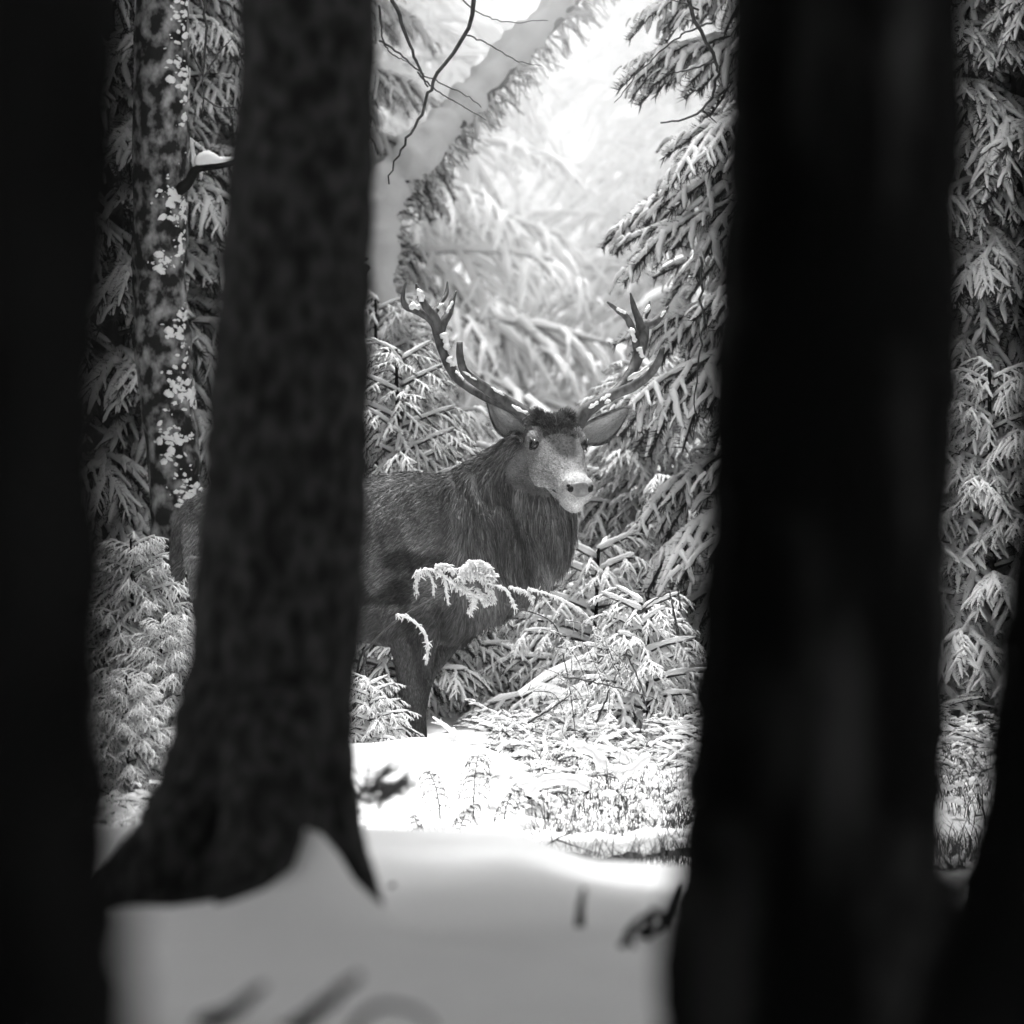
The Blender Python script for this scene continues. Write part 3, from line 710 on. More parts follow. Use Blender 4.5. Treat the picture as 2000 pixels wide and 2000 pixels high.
# eyes
for sg in (-1, 1):
    e = MB(); c = HL(.112, sg * .0765, .012)
    blob(e, c, (.0215, .0185, .0185)); eo = part('eye', e, M_eye, stag)
    w_ = MB()
    for k, (r0, uu) in enumerate(((.0042, .0155), (.0034, -.0135))):
        th = np.linspace(-1.35, 1.35, 12)
        pts = np.array([HL(.112 + .021 * math.sin(t), sg * (.0790 + .0125 * math.cos(t)), .012 + uu * 1.15 * math.cos(t)) for t in th])
        add_tube(w_, pts, r0 * (1 - .5 * np.abs(np.linspace(-1, 1, 12))), 0, sides=8)
    wo = part('eyelid', w_, M_nostril if False else M_hoof, stag)
# nose pad with nostrils
nb_ = MB(); blob(nb_, HL(.412, 0, -.030), (.016, .036, .026)); blob(nb_, HL(.402, -.028, -.026), (.018, .016, .017)); blob(nb_, HL(.402, .028, -.026), (.018, .016, .017))
no = part('nose', nb_, M_nose, stag)
for sg in (-1, 1):
    q = MB(); blob(q, HL(.4175, sg * .0285, -.027), (.007, .0125, .0105)); blob(q, HL(.411, sg * .036, -.018), (.006, .007, .005)); part('nostril', q, M_nostril, stag)
mo = MB(); pts = np.array([HL(.405 - .13 * abs(t) ** 1.6, t * .048, -.070 - .012 * abs(t)) for t in np.linspace(-1, 1, 21)])
add_tube(mo, pts, .0026, 0, sides=6); part('mouth', mo, M_hoof, stag)
# ears
def ear(edge_a, edge_b, depth, dyb, dyt, nm):
    A = resample([DP(*q) for q in edge_a], 22); B = resample([DP(*q) for q in edge_b], 22)
    nv_ = 13; v = np.linspace(0, 1, nv_)
    dy = np.linspace(dyb, dyt, 22)
    G = A[:, None] * (1 - v)[None, :, None] + B[:, None] * v[None, :, None]
    cup = depth * np.sin(np.pi * v)[None, :] * np.sin(np.pi * np.clip(np.linspace(.15, .97, 22), 0, 1))[:, None]
    G[..., 1] += dy[:, None] + cup
    G2 = G.copy(); G2[..., 1] += .009 * np.sin(np.pi * v)[None, :] + .003
    mb = MB()
    for k, GG in enumerate((G, G2)):
        ii = (np.arange(21)[:, None] * nv_ + np.arange(nv_ - 1)[None]).ravel(); Qf = np.stack([ii, ii + 1, ii + 1 + nv_, ii + nv_], 1)
        mb.add(GG.reshape(-1, 3), Qf if k else Qf[:, ::-1])
    n1 = 22 * nv_
    for c in (0, nv_ - 1):
        r_ = np.arange(21) * nv_ + c; mb.Q.append(np.stack([r_, r_ + nv_, r_ + nv_ + n1, r_ + n1], 1)); mb.QM.append(np.zeros(21, int))
    r_ = 21 * nv_ + np.arange(nv_ - 1); mb.Q.append(np.stack([r_, r_ + 1, r_ + 1 + n1, r_ + n1], 1)); mb.QM.append(np.zeros(nv_ - 1, int))
    eo = part(nm, mb, M_hide, stag)
    vv = np.tile(v, 22); uu = np.repeat(np.linspace(0, 1, 22), nv_)
    inner = .55 + .25 * np.sin(np.pi * vv) * (1 - uu * .5) - .1 * smooth(.7, 1, uu)  # inner albedo raised to stand in for light passing through the ear
    inner = inner - .10 * np.exp(-((vv - .62) / .12) ** 2) + .04 * R_(4).randn(len(vv)); inner[(vv < .1) | (vv > .9)] = .05
    set_coat(eo.data, np.clip(np.concatenate([inner, np.full(len(vv), .07)]), .03, .75))
    # hair fringe
    hr = MB(); rr = R_(6); n = 2600; gi = rr.randint(0, 21, n); gj = rr.rand(n) * (nv_ - 1); j0 = gj.astype(int).clip(0, nv_ - 2); fj = (gj - j0)[:, None]; fi = rr.rand(n)[:, None]
    q = (G[gi, j0] * (1 - fj) + G[gi, j0 + 1] * fj) * (1 - fi) + (G[gi + 1, j0] * (1 - fj) + G[gi + 1, j0 + 1] * fj) * fi
    tip = (G[21, 6] - G[0, 6]); tip /= np.linalg.norm(tip); Dh = tip + rr.randn(n, 3) * .4 + np.array([0, -.35, 0]); L = .008 + .016 * rr.rand(n)[:, None]
    sdv = np.cross(Dh, rr.randn(n, 3)); sdv /= np.linalg.norm(sdv, axis=1)[:, None]
    W3 = np.stack([q - sdv * .0007, q + sdv * .0007, q + Dh * L], 1).reshape(-1, 3)
    hr.add(W3 - ST_LOC, np.arange(3 * n).reshape(-1, 3)); ho = hr.build('ear_hair', M_fur, eo, False)
    set_coat(ho.data, np.repeat((.3 + .45 * rr.rand(n)) * np.where((gj < 1.5) | (gj > nv_ - 2.5), .45, 1), 3))
ear([(1032, 838), (1010, 812), (985, 788), (966, 772), (951, 768)], [(1024, 866), (1000, 862), (975, 850), (960, 826), (951, 790), (950, 770)], .045, -.13, -.10, 'ear')
ear([(1132, 838), (1150, 822), (1178, 808), (1205, 797), (1222, 795), (1226, 800)], [(1140, 866), (1160, 872), (1185, 866), (1205, 846), (1220, 820), (1226, 801)], .045, -.13, -.06, 'ear')

# antlers
def antler(beams, nm, snow_pts):
    mb = MB(); 
    for k, (pth, rp) in enumerate(beams):
        n = 34; q = resample([DP(*t) for t in pth], n); r = np.interp(np.linspace(0, len(rp) - 1, n), np.arange(len(rp)), rp) * D0 / F
        add_tube(mb, q, r, 0, sides=12, noise=.16, seed=k * 3)
    ao = part(nm, mb, M_antler, stag)
    s = MB(); rr = R_(3)
    for a, b, w in snow_pts:
        q = resample([DP(*a), DP(*b)], 9); q[:, 1] -= .004; q += rr.randn(9, 3) * .0012; r = w * D0 / F * (.55 + .7 * rr.rand(9)); r[0] *= .4; r[-1] *= .4
        add_tube(s, q, r, 0, sides=8, noise=.2)
    s.V = [v - ST_LOC for v in s.V]; s.build('snow_cap', M_snow, ao)
antler([
 ([(1050, 832, -.20), (1018, 804, -.20), (976, 776, -.22), (936, 750, -.25), (908, 727, -.28), (899, 700, -.30), (898, 668, -.30)], [17, 14, 11, 9.5, 8.5, 7.5, 6]),
 ([(1030, 815, -.18), (990, 792, -.15), (948, 774, -.12), (915, 755, -.08), (889, 733, -.05), (870, 699, -.03), (856, 660, 0), (850, 634, 0), (834, 617, .0), (815, 607, .0), (795, 600, .0), (787, 588, -.01), (788, 570, -.02), (792, 550, -.02)], [12, 11, 10, 10, 10.5, 9.5, 9, 9, 8.5, 8.5, 7, 5.5, 4, 1.5]),
 ([(856, 650, 0), (850, 622, -.02), (835, 603, -.04), (825, 588, -.05), (818, 570, -.06), (813, 554, -.07)], [9, 8.5, 7.5, 7, 6, 2]),
 ([(856, 655, 0), (866, 630, 0), (876, 612, .01), (883, 590, .02), (891, 568, .03)], [10, 9, 7.5, 5.5, 1.5]),
 ([(850, 632, 0), (848, 612, .04), (862, 590, .07), (872, 573, .09), (874, 550, .10)], [7, 6.5, 5, 4.5, 1.5]),
], 'antler', [((800, 597, -.01), (822, 600, -.01), 6), ((817, 563, -.075), (826, 588, -.07), 6.5), ((868, 650, -.02), (873, 682, -.04), 8), ((875, 697, -.05), (886, 715, -.06), 6), ((872, 612, -.01), (884, 588, 0), 4), ((1000, 792, -.23), (1036, 812, -.23), 3.5), ((955, 755, -.24), (985, 772, -.24), 2.5), ((890, 724, -.07), (905, 742, -.10), 2.5), ((856, 604, .03), (866, 592, .04), 4), ((905, 725, -.3), (930, 742, -.28), 1.8)])
antler([
 ([(1122, 836, -.20), (1140, 808, -.20), (1165, 789, -.20), (1200, 770, -.20), (1238, 754, -.22), (1266, 733, -.24), (1285, 708, -.26), (1295, 678, -.27)], [15, 14, 12, 10, 9.5, 8.5, 7.5, 4.5]),
 ([(1190, 774, -.18), (1215, 752, -.14), (1236, 722, -.10), (1248, 690, -.06), (1254, 660, -.03), (1258, 636, 0), (1274, 632, .01), (1291, 617, .02), (1306, 598, .03)], [9, 10, 11, 12, 12.5, 12, 9, 7, 2]),
 ([(1246, 690, -.06), (1240, 660, -.08), (1233, 637, -.09), (1222, 618, -.10), (1205, 605, -.12), (1186, 590, -.14)], [8, 7.5, 7, 6.5, 5, 2]),
 ([(1254, 648, -.02), (1248, 626, -.03), (1240, 606, -.03), (1236, 592, -.03), (1231, 572, -.03)], [10, 8, 6, 5, 1.5]),
 ([(1258, 636, 0), (1258, 620, .04), (1266, 606, .07), (1269, 588, .09)], [7, 6, 5, 1.5]),
], 'antler', [((1225, 742, -.15), (1266, 716, -.22), 3.5), ((1172, 782, -.22), (1192, 770, -.22), 3), ((1248, 678, -.09), (1254, 698, -.09), 5.5), ((1232, 640, -.12), (1240, 668, -.12), 5), ((1205, 602, -.15), (1222, 612, -.13), 4), ((1150, 797, -.24), (1170, 785, -.24), 3.5), ((1260, 612, .03), (1268, 596, .05), 4), ((1183, 785, -.235), (1190, 784, -.235), 3.6), ((1290, 620, -.0), (1300, 606, .0), 2.5)])

# ------------------------------------------------------------------ snowy plume plant leaning in front of the chest
dP = 24.0
pl = empty('goldenrod_stalk', (float(at(700, dP)), dP, gz(at(700, dP), dP)), 'leaning dead stalk with frosted drooping plumes crossing the chest of the stag', 'plant')
st = MB()
for pth, r in (([(690, 1420), (700, 1300), (722, 1262), (780, 1208), (868, 1158), (905, 1140)], .0042), ([(985, 1180), (1078, 1215), (1102, 1290), (1115, 1360), (1128, 1470)], .0022), ([(765, 1222), (762, 1210), (775, 1200)], .002)):
    add_tube(st, resample([P(a, b, dP) for a, b in pth], 24), np.linspace(r, r * .7, 24), 0, sides=6, noise=.1)
part('stem', st, M_grass, pl)
plume_paths = [
 ([(812, 1122), (835, 1112), (862, 1122), (890, 1143), (920, 1160), (950, 1172)], 9), ([(818, 1115), (813, 1135), (814, 1160)], 6), ([(838, 1118), (846, 1140), (847, 1163)], 5),
 ([(856, 1108), (868, 1130), (872, 1155), (875, 1178)], 6), ([(850, 1106), (872, 1104), (890, 1118)], 8), ([(896, 1130), (905, 1112), (925, 1102), (945, 1108), (962, 1128)], 12), ([(905, 1125), (925, 1118), (950, 1132)], 12), ([(915, 1098), (940, 1098), (960, 1112), (966, 1130)], 8),
 ([(900, 1142), (922, 1160), (924, 1180), (914, 1198)], 8), ([(930, 1150), (944, 1165), (948, 1178)], 8), ([(948, 1148), (962, 1160), (965, 1176)], 7),
 ([(950, 1138), (985, 1150), (1000, 1172), (1006, 1190)], 6), ([(995, 1146), (1030, 1158), (1042, 1180)], 6), ([(1030, 1150), (1070, 1160), (1110, 1178), (1140, 1198)], 6), ([(1100, 1172), (1140, 1196), (1160, 1230), (1164, 1262), (1156, 1285)], 4.5),
 ([(1060, 1165), (1080, 1190), (1092, 1200)], 4), ([(775, 1200), (800, 1208), (826, 1232), (836, 1262), (832, 1290)], 7)]
pm = MB(); pdk = MB(); rr = R_(31)
fa0, fb0 = finger(10, 4, 4, 5)
for pth, w in plume_paths:
    n = 36; q = resample([P(a, b, dP - .02) for a, b in pth], n); wm = w * dP / F
    add_tube(pm, q, wm * .40 * (.6 + .7 * rr.rand(n)), 0, sides=7, noise=.3)
    m = int(26 * w / 2); ii = rr.randint(0, n, m)
    Dv = rr.randn(m, 3) * .8 + np.array([0.2, 0, -.9]); sc = wm * (.7 + .9 * rr.rand(m))
    O = q[ii] + rr.randn(m, 3) * wm * .25
    merge(pm, fb0, O, frames(Dv) * sc[:, None, None] * np.array([1, 1.7, 1.7])[None, :, None])
    m2 = m // 2; merge(pdk, fa0, O[:m2] - np.array([0, 0, wm * .2]), frames(Dv[:m2]) * sc[:m2, None, None] * 1.2)
part('frost_cover', pm, M_rime, pl); part('plume', pdk, M_grass, pl, False)
# weaker grey arching plumes right of the stag
q2 = MB(); q3 = MB()
for (x0, y0) in [(1060, 1230), (1100, 1250), (1140, 1240), (1080, 1260), (1120, 1220), (1160, 1250), (1090, 1330), (1060, 1310), (1130, 1300), (1040, 1350)]:
    pth = [(x0, y0), (x0 + 35, y0 + 10), (x0 + 60, y0 + 45), (x0 + 62 + rr.rand() * 20, y0 + 90)]
    q = resample([P(a + rr.randn() * 6, b + rr.randn() * 6, dP - .1 + rr.randn() * .1) for a, b in pth], 26); m = 60; ii = rr.randint(0, 26, m)
    add_tube(q2, q, .0014, 0, sides=4)
    Dv = rr.randn(m, 3) * .7 + np.array([.1, 0, -.8]); sc = .012 + .018 * rr.rand(m)
    merge(q2, fa0, q[ii], frames(Dv) * sc[:, None, None] * 1.3); merge(q3, fb0, q[ii], frames(Dv) * sc[:, None, None] * .8)
fp = empty('feathery_plant', (float(at(1100, dP)), dP, .4), 'feathery grey dead plant with arching plumes right of the front leg', 'plant')
part('plume', q2, M_grass, fp, False); part('frost_cover', q3, M_rime, fp)

# ------------------------------------------------------------------ undergrowth
def scatter(nm, n, xr, yr, lod, size, seed, up=.3, snow=1.2, keep=None, nm_label=None, cat='undergrowth', dens=None):
    rr = R_(seed); x = rr.uniform(*xr, n); y = rr.uniform(*yr, n)
    if keep is not None: k = keep(x, y); x, y = x[k], y[k]
    z = ground(x, y); N = len(x)
    a, b = MB(), MB()
    for k in range(5):
        sel = np.arange(N) % 5 == k; M_ = sel.sum()
        ph = rr.rand(M_) * 2 * np.pi
        Dv = np.stack([np.cos(ph), np.sin(ph), up + .6 * rr.rand(M_)], 1); sz = size * (.5 + rr.rand(M_))
        O = np.stack([x[sel], y[sel], z[sel] + rr.rand(M_) * size * .9], 1)
        fr_ = frames(Dv) * sz[:, None, None]; A, B = SPR[lod][k]
        merge(a, A, O, fr_); merge(b, B, O, fr_ * np.array([1, snow, snow])[None, :, None])
    return a, b
def understuff(nm, label, *args, **kw):
    a, b = scatter(nm, *args, **kw)
    mb = MB(); va, ta, qa = a.arrays(); vb, tb, qb = b.arrays()
    mb.V = [va, vb]; mb.n = len(va) + len(vb)
    mb.T = [ta, tb + len(va)]; mb.TM = [np.zeros(len(ta), int), np.ones(len(tb), int)]
    mb.Q = [qa, qb + len(va)]; mb.QM = [np.zeros(len(qa), int), np.ones(len(qb), int)]
    o = mb.build(nm, [M_needle, M_snow], None, False); tag(o, label, 'undergrowth', None, 'stuff'); return o
def k_back(x, y):
    n = vnoise(x * 1.6 + 3, y * 1.3); bare_ = (np.exp(-((x - .22) / .16) ** 2 - ((y - 31) / 1.6) ** 2) > .35)
    hol = (y < 26.6) & (x > -1.6) & (x < -.15)
    return (n > .33) & ~bare_ & ~hol
understuff('snowy_scrub', 'low snow-covered scrub on the slope behind the stag', 2600, (-4.2, 4.2), (25.7, 38), 0 if False else 1, .26, 201, keep=k_back)
def k_front(x, y):
    n = vnoise(x * 2.2 + 13, y * 1.7); md_ = np.exp(-(np.maximum(0, np.abs(x + .34) - .22) / .16) ** 2 - ((y - 23.3) / .6) ** 2)
    return (n > .36) & (md_ < .3) & ~((y > 23.6) & (x > -1.6) & (x < -.18))
understuff('snowy_scrub', 'knee-high snowy tangle of twigs right of the stag legs', 1100, (-.1, 2.2), (22.6, 26.4), 0, .12, 202, keep=k_front, snow=1.0)
understuff('snowy_scrub', 'snowy scrub at the foot of the left trunks', 900, (-3, -.85), (17.5, 26.4), 1, .17, 203, keep=k_front, snow=1.0)

def blades(n, xr, yr, h, seed, keep=None, lean=.5, w=.0016):
    rr = R_(seed); x = rr.uniform(*xr, n); y = rr.uniform(*yr, n)
    if keep is not None: k = keep(x, y); x, y = x[k], y[k]
    n = len(x); z = ground(x, y); H = h * (.35 + .9 * rr.rand(n)); ph = rr.rand(n) * 6.28; ln_ = lean * (.3 + rr.rand(n) * 1.2)
    dx = np.cos(ph) * ln_ * H; dy = np.sin(ph) * ln_ * H; W_ = w * (.6 + rr.rand(n))
    tt = np.array([0, .35, .7, 1.0]); V = []
    for t in tt:
        c = np.stack([x + dx * t * t, y + dy * t * t, z - .01 + H * (t - .35 * ln_ * t ** 3)], 1)
        ww = (W_ * (1 - .75 * t))[:, None] * np.array([[1, .0, 0]])
        V += [c - ww, c + ww]
    V = np.stack(V, 1).reshape(-1, 3); o = np.arange(n)[:, None] * 8
    mb = MB()
    mb.add(V, np.concatenate([np.concatenate([o + 2 * k, o + 2 * k + 1, o + 2 * k + 3, o + 2 * k + 2], 1) for k in range(3)]))
    tips = V.reshape(n, 8, 3)[:, 6:].mean(1)
    return mb, V.reshape(n, 8, 3)
def k_grass(x, y):
    n = vnoise(x * 3.1 + 1, y * 1.3 + 8); md_ = np.exp(-(np.maximum(0, np.abs(x + .36) - .24) / .14) ** 2 - ((y - 23.3) / .65) ** 2)
    return (n > .40) & (md_ < .25) & ~((x > -.85) & (x < .06) & (y > 21.9))
mb, bv = blades(16000, (-1.6, 2.1), (20.6, 24.2), .14, 301, k_grass, .6, .0013)
# snow clots caught in the blades
sel = R_(9).choice(len(bv), 1800, replace=False); O = bv[sel, 4:6].mean(1) * .6 + bv[sel, 2:4].mean(1) * .4; rr = R_(10)
sz = .006 + .012 * rr.rand(len(sel)) ** 2
inst(mb, ICO_V * np.array([1.5, 1, .8]), ICO_F, O, frames(rr.randn(len(sel), 3) * np.array([1, 1, .3])) * sz[:, None, None], 1)
o = mb.build('dead_grass', [M_grass, M_snow], None, False); tag(o, 'dead dark grass poking through the snow in front of the stag', 'grass', None, 'stuff')
mb, bv = blades(4200, (-.55, 1.5), (20.4, 22.2), .14, 305, lambda x, y: (y < 21.7) | (x > .08), .7, .0015)
o = mb.build('dead_grass', [M_grass, M_snow], None, False); tag(o, 'dark curved grass blades in the dip behind the smooth drift', 'grass', None, 'stuff')
# small snow hummocks among the grass
hm = MB(); rr = R_(41); n = 260; x = rr.uniform(-.5, 1.9, n); y = rr.uniform(20.8, 25.5, n); k = ~((y > 22.6) & (x < .05)); x, y = x[k], y[k]; n = len(x)
O = np.stack([x, y, ground(x, y)], 1); s3 = (.02 + .05 * rr.rand(n))
M = frames(np.stack([rr.randn(n), rr.randn(n) * .5, np.zeros(n)], 1)) * s3[:, None, None] * np.array([1.5, .9, .55])[None, :, None]
tv = IC3[0] * (1 + .25 * (vnoise(IC3[0][:, :1] * 2 + 5, IC3[0][:, 1:2] * 2 + 9) - .5)); inst(hm, tv, IC3[1], O, M)
o = hm.build('snow_hummocks', M_snow, None); tag(o, 'small rounded snow humps among the grass', 'snow', None, 'stuff')

# curly fern-like stalks in focus on the white mound
def fern(px0, py0, d, H, lean, seed, label, n_side=12, group='curled dead fern stalks on the mound'):
    rr = R_(seed); x, y = at(px0, d), d; z0 = gz(x, y)
    e = empty('dead_fern', (x, y, z0), label, 'fern', group)
    t = np.linspace(0, 1, 20); stem = np.stack([x + lean * t ** 2, y + 0 * t, z0 + H * (t - .25 * t ** 4)], 1)
    a, b = MB(), MB(); add_tube(a, stem, np.linspace(.003, .0012, 20), 0, sides=5, noise=.2)
    for k in range(n_side):
        tt = .25 + .72 * k / n_side; i0 = int(tt * 19); s = 1 if k % 2 else -1; L = H * (.34 - .18 * tt) * (.7 + .6 * rr.rand())
        u_ = np.linspace(0, 1, 12); c = stem[i0] + np.stack([s * L * (u_ - .25 * u_ ** 3), rr.randn() * .2 * L * u_, L * (.35 * u_ - 1.1 * u_ ** 2.2)], 1)
        add_tube(a, c, np.linspace(.0016, .0008, 12), 0, sides=4)
        m = 22; ii = rr.randint(1, 12, m); Dv = rr.randn(m, 3) * .6 + np.array([0, 0, -1])
        V = np.stack([c[ii] - [.0012, 0, 0], c[ii] + [.0012, 0, 0], c[ii] + Dv * (.006 + .008 * rr.rand(m))[:, None]], 1).reshape(-1, 3); a.add(V, np.arange(3 * m).reshape(-1, 3))
        for q in range(2):
            j = rr.randint(1, 10); inst(b, ICO_V, ICO_F, c[j:j + 1] + [0, 0, .003], (np.eye(3) * (.003 + .004 * rr.rand()))[None] * np.array([1.6, 1, .7])[None, :, None])
    part('frond', a, M_grass, e, False); part('snow_clots', b, M_snow, e)
fern(860, 1640, 22.5, .22, -.05, 1, 'curled dark fern stalk furthest left on the white mound')
fern(925, 1610, 22.6, .25, .02, 2, 'tallest curled fern stalk, dark against the middle of the white mound', 16)
fern(985, 1600, 22.5, .15, .05, 3, 'short curled fern stalk at the right foot of the white mound')
fern(820, 1665, 22.2, .12, -.03, 4, 'low fern stalk below the left end of the white mound', 8)
fern(895, 1650, 22.2, .17, .06, 5, 'bushy low fern stalk in front of the tallest one', 14)

# long dark bent stalks right of the stag
bare('bent_stalk', [[P(1165, 1410, 24), P(1190, 1350, 24), P(1222, 1275, 24)], [P(1222, 1275, 24), P(1245, 1320, 24), P(1262, 1375, 24), P(1275, 1400, 24)], [P(1222, 1275, 24), P(1228, 1268, 24), P(1236, 1280, 24)]], [.004, .003, .003], 'dark stalk bent into a tent shape right of the feathery plumes', 'stalk', M_grass)
bare('bent_stalk', [[P(1325, 1240, 24), P(1318, 1205, 24), P(1308, 1155, 24)], [P(1308, 1155, 24), P(1270, 1178, 24), P(1225, 1215, 24)], [P(1330, 1190, 24), P(1325, 1160, 24), P(1322, 1130, 24)]], [.0055, .003, .003], 'dark stalk snapped to the left beside the thick right trunk', 'stalk', M_grass)
bare('bent_stalk', [[P(1100, 1322, 23.6), P(1160, 1332, 23.6), P(1210, 1345, 23.6), P(1255, 1358, 23.6), P(1290, 1370, 23.6)]], [.003], 'long thin dark stalk lying almost flat right of the feathery plumes', 'stalk', M_grass)
bare('bent_stalk', [[P(1030, 1412, 23.6), P(1075, 1385, 23.6), P(1118, 1355, 23.6)]], [.004], 'short dark twig pointing up to the right below the feathery plumes', 'stalk', M_grass)
bare('bent_stalk', [[P(770, 1408, 23.9), P(800, 1425, 23.9), P(848, 1452, 23.9)]], [.004], 'pale dark stalk lying across the foot of the front leg', 'stalk', M_grass)
bare('bent_stalk', [[P(712, 1270, 23.9), P(720, 1370, 23.9), P(728, 1430, 23.9)], [P(712, 1270, 23.9), P(708, 1330, 23.9)]], [.003, .002], 'thin upright stalk beside the edge of the left trunk', 'stalk', M_grass)

# young spruces near the stag
sap = spruce_meshes(71, 1.35, .40, 44, 0, .04, 9, .9, .8, .02, .15, .45)
x, y = at(785, 27), 27.0
t = tree_obj('young_spruce', sap, (x, y, gz(x, y)), 'slim young spruce with a bare leader, between left trunk and neck', 'spruce', 'young spruces near the stag')
t.scale = (1, 1, (P(0, 665, 27)[2] - gz(x, y)) / 1.38)
sap2 = spruce_meshes(72, .52, .26, 26, 0, .03, 7, 1.1, .7, .02, .3, .4)
for px, d_, s, lb in ((722, 23.9, .5, 'tiny snow-buried spruce beside the front hoof, left'), (1165, 26.9, 1.25, 'low snowy spruce right of the mane'), (1060, 27.4, 1.05, 'low snow-heaped spruce below the mane'), (1255, 25.6, 1.0, 'small snowy spruce at the left edge of the thick right trunk'), (890, 27.2, .9, 'small snowy spruce seen between front leg and mane')):
    x = at(px, d_); tree_obj('young_spruce', sap2, (x, d_, gz(x, d_) - .02), lb, 'spruce', 'young spruces near the stag', s, px)
sap3 = spruce_meshes(73, 1.75, .75, 60, 0, .03, 13, 1.1, 1.0, .03, .3, .6)
for px, d_, s, lb in ((1265, 28.4, .72, 'bushy snow-laden young spruce right of the head'), (740, 29.0, .8, 'bushy young spruce behind the back of the stag'), (225, 28.9, .75, 'bushy young spruce left of the rump'), (262, 25.9, .50, 'low snow-heaped young spruce left of the rump, under the mottled trunk'), (318, 24.2, .34, 'small snow-heaped spruce at the left edge of the mossy trunk'), (250, 22.6, .30, 'small snow-heaped spruce beside the far left black trunk'), (1940, 26.0, .8, 'bushy young spruce in the gap right of the thick trunk')):
    x = at(px, d_); tree_obj('young_spruce', sap3, (x, d_, gz(x, d_) - .05), lb, 'spruce', 'young spruces near the stag', s, px)

# snow-covered logs and arched branches in the hollow
def log(path, r, sr, label, nm='fallen_log'):
    q = resample(path, 30); e = empty(nm, tuple(q[15]), label, 'log')
    a = MB(); add_tube(a, q, r, 0, sides=14, noise=.1); part('wood', a, M_bark, e)
    b = MB(); rr = R_(len(label)); q3 = q.copy(); q3[:, 2] += r * .55 + sr * .35
    k = 1 + .12 * np.sin(np.arange(30) * .7) + .08 * rr.randn(30); k[0] = k[-1] = .35; k[1] = k[-2] = .8
    add_tube(b, q3, sr * k, 0, sides=14, ry=sr * k * 1.25, noise=.1); part('snow_cap', b, M_snow, e)
d = 21.8
log([P(1050, 1672, d), P(1120, 1668, d), P(1200, 1672, d + .05), P(1300, 1660, d + .1), P(1400, 1655, d + .1)], .028, .036, 'thicker snow-capped fallen log at the rim of the smooth drift')
log([P(1075, 1712, 21.0), P(1110, 1698, 21.0), P(1150, 1708, 21.0), P(1190, 1730, 21.0)], .008, .012, 'small arched snow-capped branch below the fallen log', 'arched_branch')
log([P(1120, 1462, 23.2), P(1160, 1478, 23.2), P(1190, 1512, 23.2), P(1230, 1512, 23.2), P(1270, 1480, 23.2)], .008, .018, 'sagging snow-capped branch in the grass right of the white mound', 'arched_branch')
log([P(1110, 1452, 23.4), P(1145, 1470, 23.4), P(1175, 1500, 23.4)], .008, .015, 'steep snow-capped branch left of the sagging one', 'arched_branch')
log([P(1160, 1468, 23.5), P(1200, 1474, 23.5), P(1240, 1492, 23.5), P(1265, 1500, 23.5)], .006, .015, 'upper snow-capped branch above the sagging one', 'arched_branch')
log([P(1030, 1560, 22.4), P(1060, 1535, 22.4), P(1110, 1530, 22.4), P(1150, 1548, 22.4)], .008, .018, 'low snow-capped branch right of the fern stalks', 'arched_branch')
bare('crossed_twigs', [[P(1045, 1665, 21.5), P(1085, 1640, 21.5), P(1130, 1618, 21.5)], [P(1085, 1640, 21.5), P(1130, 1655, 21.5), P(1175, 1670, 21.5)], [P(1080, 1690, 21.5), P(1078, 1640, 21.5), P(1072, 1600, 21.5)]], [.004, .003, .003], 'crossed dark twigs sticking up before the fallen log', 'twig')
# debris on the near snow
zg = lambda px, d: gz(at(px, d), d)
def on(px, d, h): return np.array([at(px, d), d, zg(px, d) + h])
bare('twig_stub', [[on(1132, 13.4, -.02), on(1134, 13.4, .03), on(1140, 13.4, .07)]], [.010], 'stubby dark twig standing up in the smooth snow near the thick right trunk', 'twig', M_bark)
bare('buried_twigs', [[on(1222, 13.2, .0), on(1250, 13.2, .035), on(1300, 13.2, .05)], [on(1250, 13.2, .01), on(1290, 13.15, .03), on(1320, 13.2, .10)], [on(1260, 13.2, .0), on(1275, 13.2, .05), on(1300, 13.2, .02)], [on(1212, 13.0, 0), on(1228, 13.0, .015), on(1240, 13.0, .0)]], [.008, .010, .009, .007], 'dark twig tangle half buried beside the thick right trunk', 'twig', M_bark)
bare('snow_crumb', [[on(1120, 11.7, .0), on(1132, 11.7, .008)]], [.006], 'small dark fleck on the snow, left of two', 'debris', M_bark)
bare('snow_crumb', [[on(1182, 11.6, .0), on(1194, 11.6, .008)]], [.006], 'small dark fleck on the snow, right of two', 'debris', M_bark)
bare('snow_crumb', [[on(762, 14.2, .0), on(772, 14.2, .008)]], [.006], 'small dark fleck on the smooth drift beside the root of the left trunk', 'debris', M_bark)
bare('fallen_stick', [[P(395, 2000, 9.6), P(455, 1975, 9.5), P(515, 1925, 9.4)]], [.013], 'blurred dark stick poking from the near snow, left of two', 'stick', M_bark)
bare('fallen_stick', [[P(545, 2030, 9.6), P(620, 1975, 9.5), P(700, 1905, 9.4)]], [.014], 'blurred dark stick poking from the near snow, right of two', 'stick', M_bark)
bare('curled_stem', [[P(680, 2040, 9.3), P(700, 1995, 9.3), P(745, 1965, 9.3), P(800, 1970, 9.3), P(845, 2000, 9.3), P(855, 2050, 9.3)]], [.006], 'blurred thin stem arching out of the near snow at the bottom edge', 'stem', M_grass)
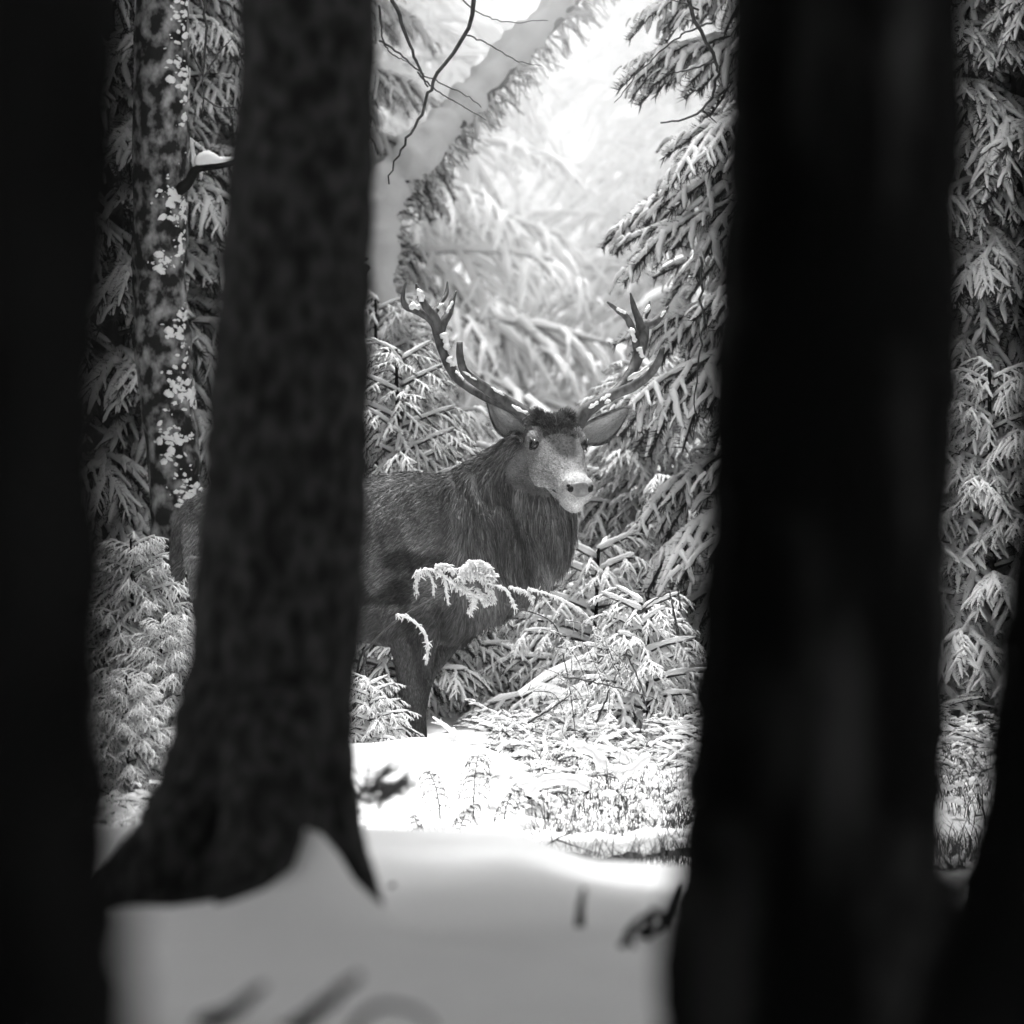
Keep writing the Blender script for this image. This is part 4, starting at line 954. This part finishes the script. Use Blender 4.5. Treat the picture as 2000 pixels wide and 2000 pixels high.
# blurred sprig left
sg_ = MB(); sh_ = MB(); rr = R_(6)
e = empty('blurred_sprig', (float(at(725, 17)), 17.0, zg(725, 17)), 'blurred grey spruce sprig beside the lower edge of the left trunk', 'sprig')
for q in range(20):
    o_ = np.array([[at(725 + rr.randn() * 26, 17), 17 + rr.randn() * .08, P(0, 1600 - rr.rand() * 60, 17)[2]]])
    Dv = np.array([[rr.randn() * .7 + .2, rr.randn() * .4, .3 + rr.rand()]]); a_, b_ = SPR[0][q % 5]; M = frames(Dv) * (.07 + .06 * rr.rand())
    merge(sg_, a_, o_, M); 
part('needles', sg_, M_grass, e, False)

# ------------------------------------------------------------------ haze
hz = MB(); x0, x1, y0, y1, z0, z1 = -220, 220, -180, 420, -2, 17
hz.add([(x0, y0, z0), (x1, y0, z0), (x1, y1, z0), (x0, y1, z0), (x0, y0, z1), (x1, y0, z1), (x1, y1, z1), (x0, y1, z1)], [(0, 3, 2, 1), (4, 5, 6, 7), (0, 1, 5, 4), (1, 2, 6, 5), (2, 3, 7, 6), (3, 0, 4, 7)])
mh = bpy.data.materials.new('haze'); mh.use_nodes = True; nn = mh.node_tree.nodes; nn.remove(nn['Principled BSDF'])
pv = nn.new('ShaderNodeVolumePrincipled'); pv.inputs['Density'].default_value = .0004; pv.inputs['Color'].default_value = (.95, .95, .95, 1); pv.inputs['Anisotropy'].default_value = .35
mh.node_tree.links.new(pv.outputs[0], nn['Material Output'].inputs['Volume'])
ho = hz.build('haze', mh, None, False); tag(ho, 'pale winter haze in the forest air', 'haze', None, 'stuff')

# mist volume added to make the bright glow above the clearing
ms = MB(); ms.add(IC3[0] * .999, IC3[1]); mo_ = ms.build('mist', None or M_snow, None)
mo_.data.materials.clear(); mm = bpy.data.materials.new('mist'); mm.use_nodes = True; nn = mm.node_tree.nodes; ll = mm.node_tree.links; nn.remove(nn['Principled BSDF'])
pv = nn.new('ShaderNodeVolumePrincipled'); pv.inputs['Color'].default_value = (.97, .97, .97, 1); pv.inputs['Anisotropy'].default_value = .35
tc = nn.new('ShaderNodeTexCoord'); gr = nn.new('ShaderNodeTexGradient'); gr.gradient_type = 'SPHERICAL'; mu = nn.new('ShaderNodeMath'); mu.operation = 'MULTIPLY'; mu.inputs[1].default_value = .30
ll.new(tc.outputs['Object'], gr.inputs[0]); ll.new(gr.outputs['Fac'], mu.inputs[0]); ll.new(mu.outputs[0], pv.inputs['Density']); ll.new(pv.outputs[0], nn['Material Output'].inputs['Volume'])
mo_.data.materials.append(mm); mo_.location = (.34, 33.5, 4.0); mo_.scale = (1.5, 9, 2.15)
tag(mo_, 'bright mist added for the glow above the clearing', 'mist', None, 'stuff')
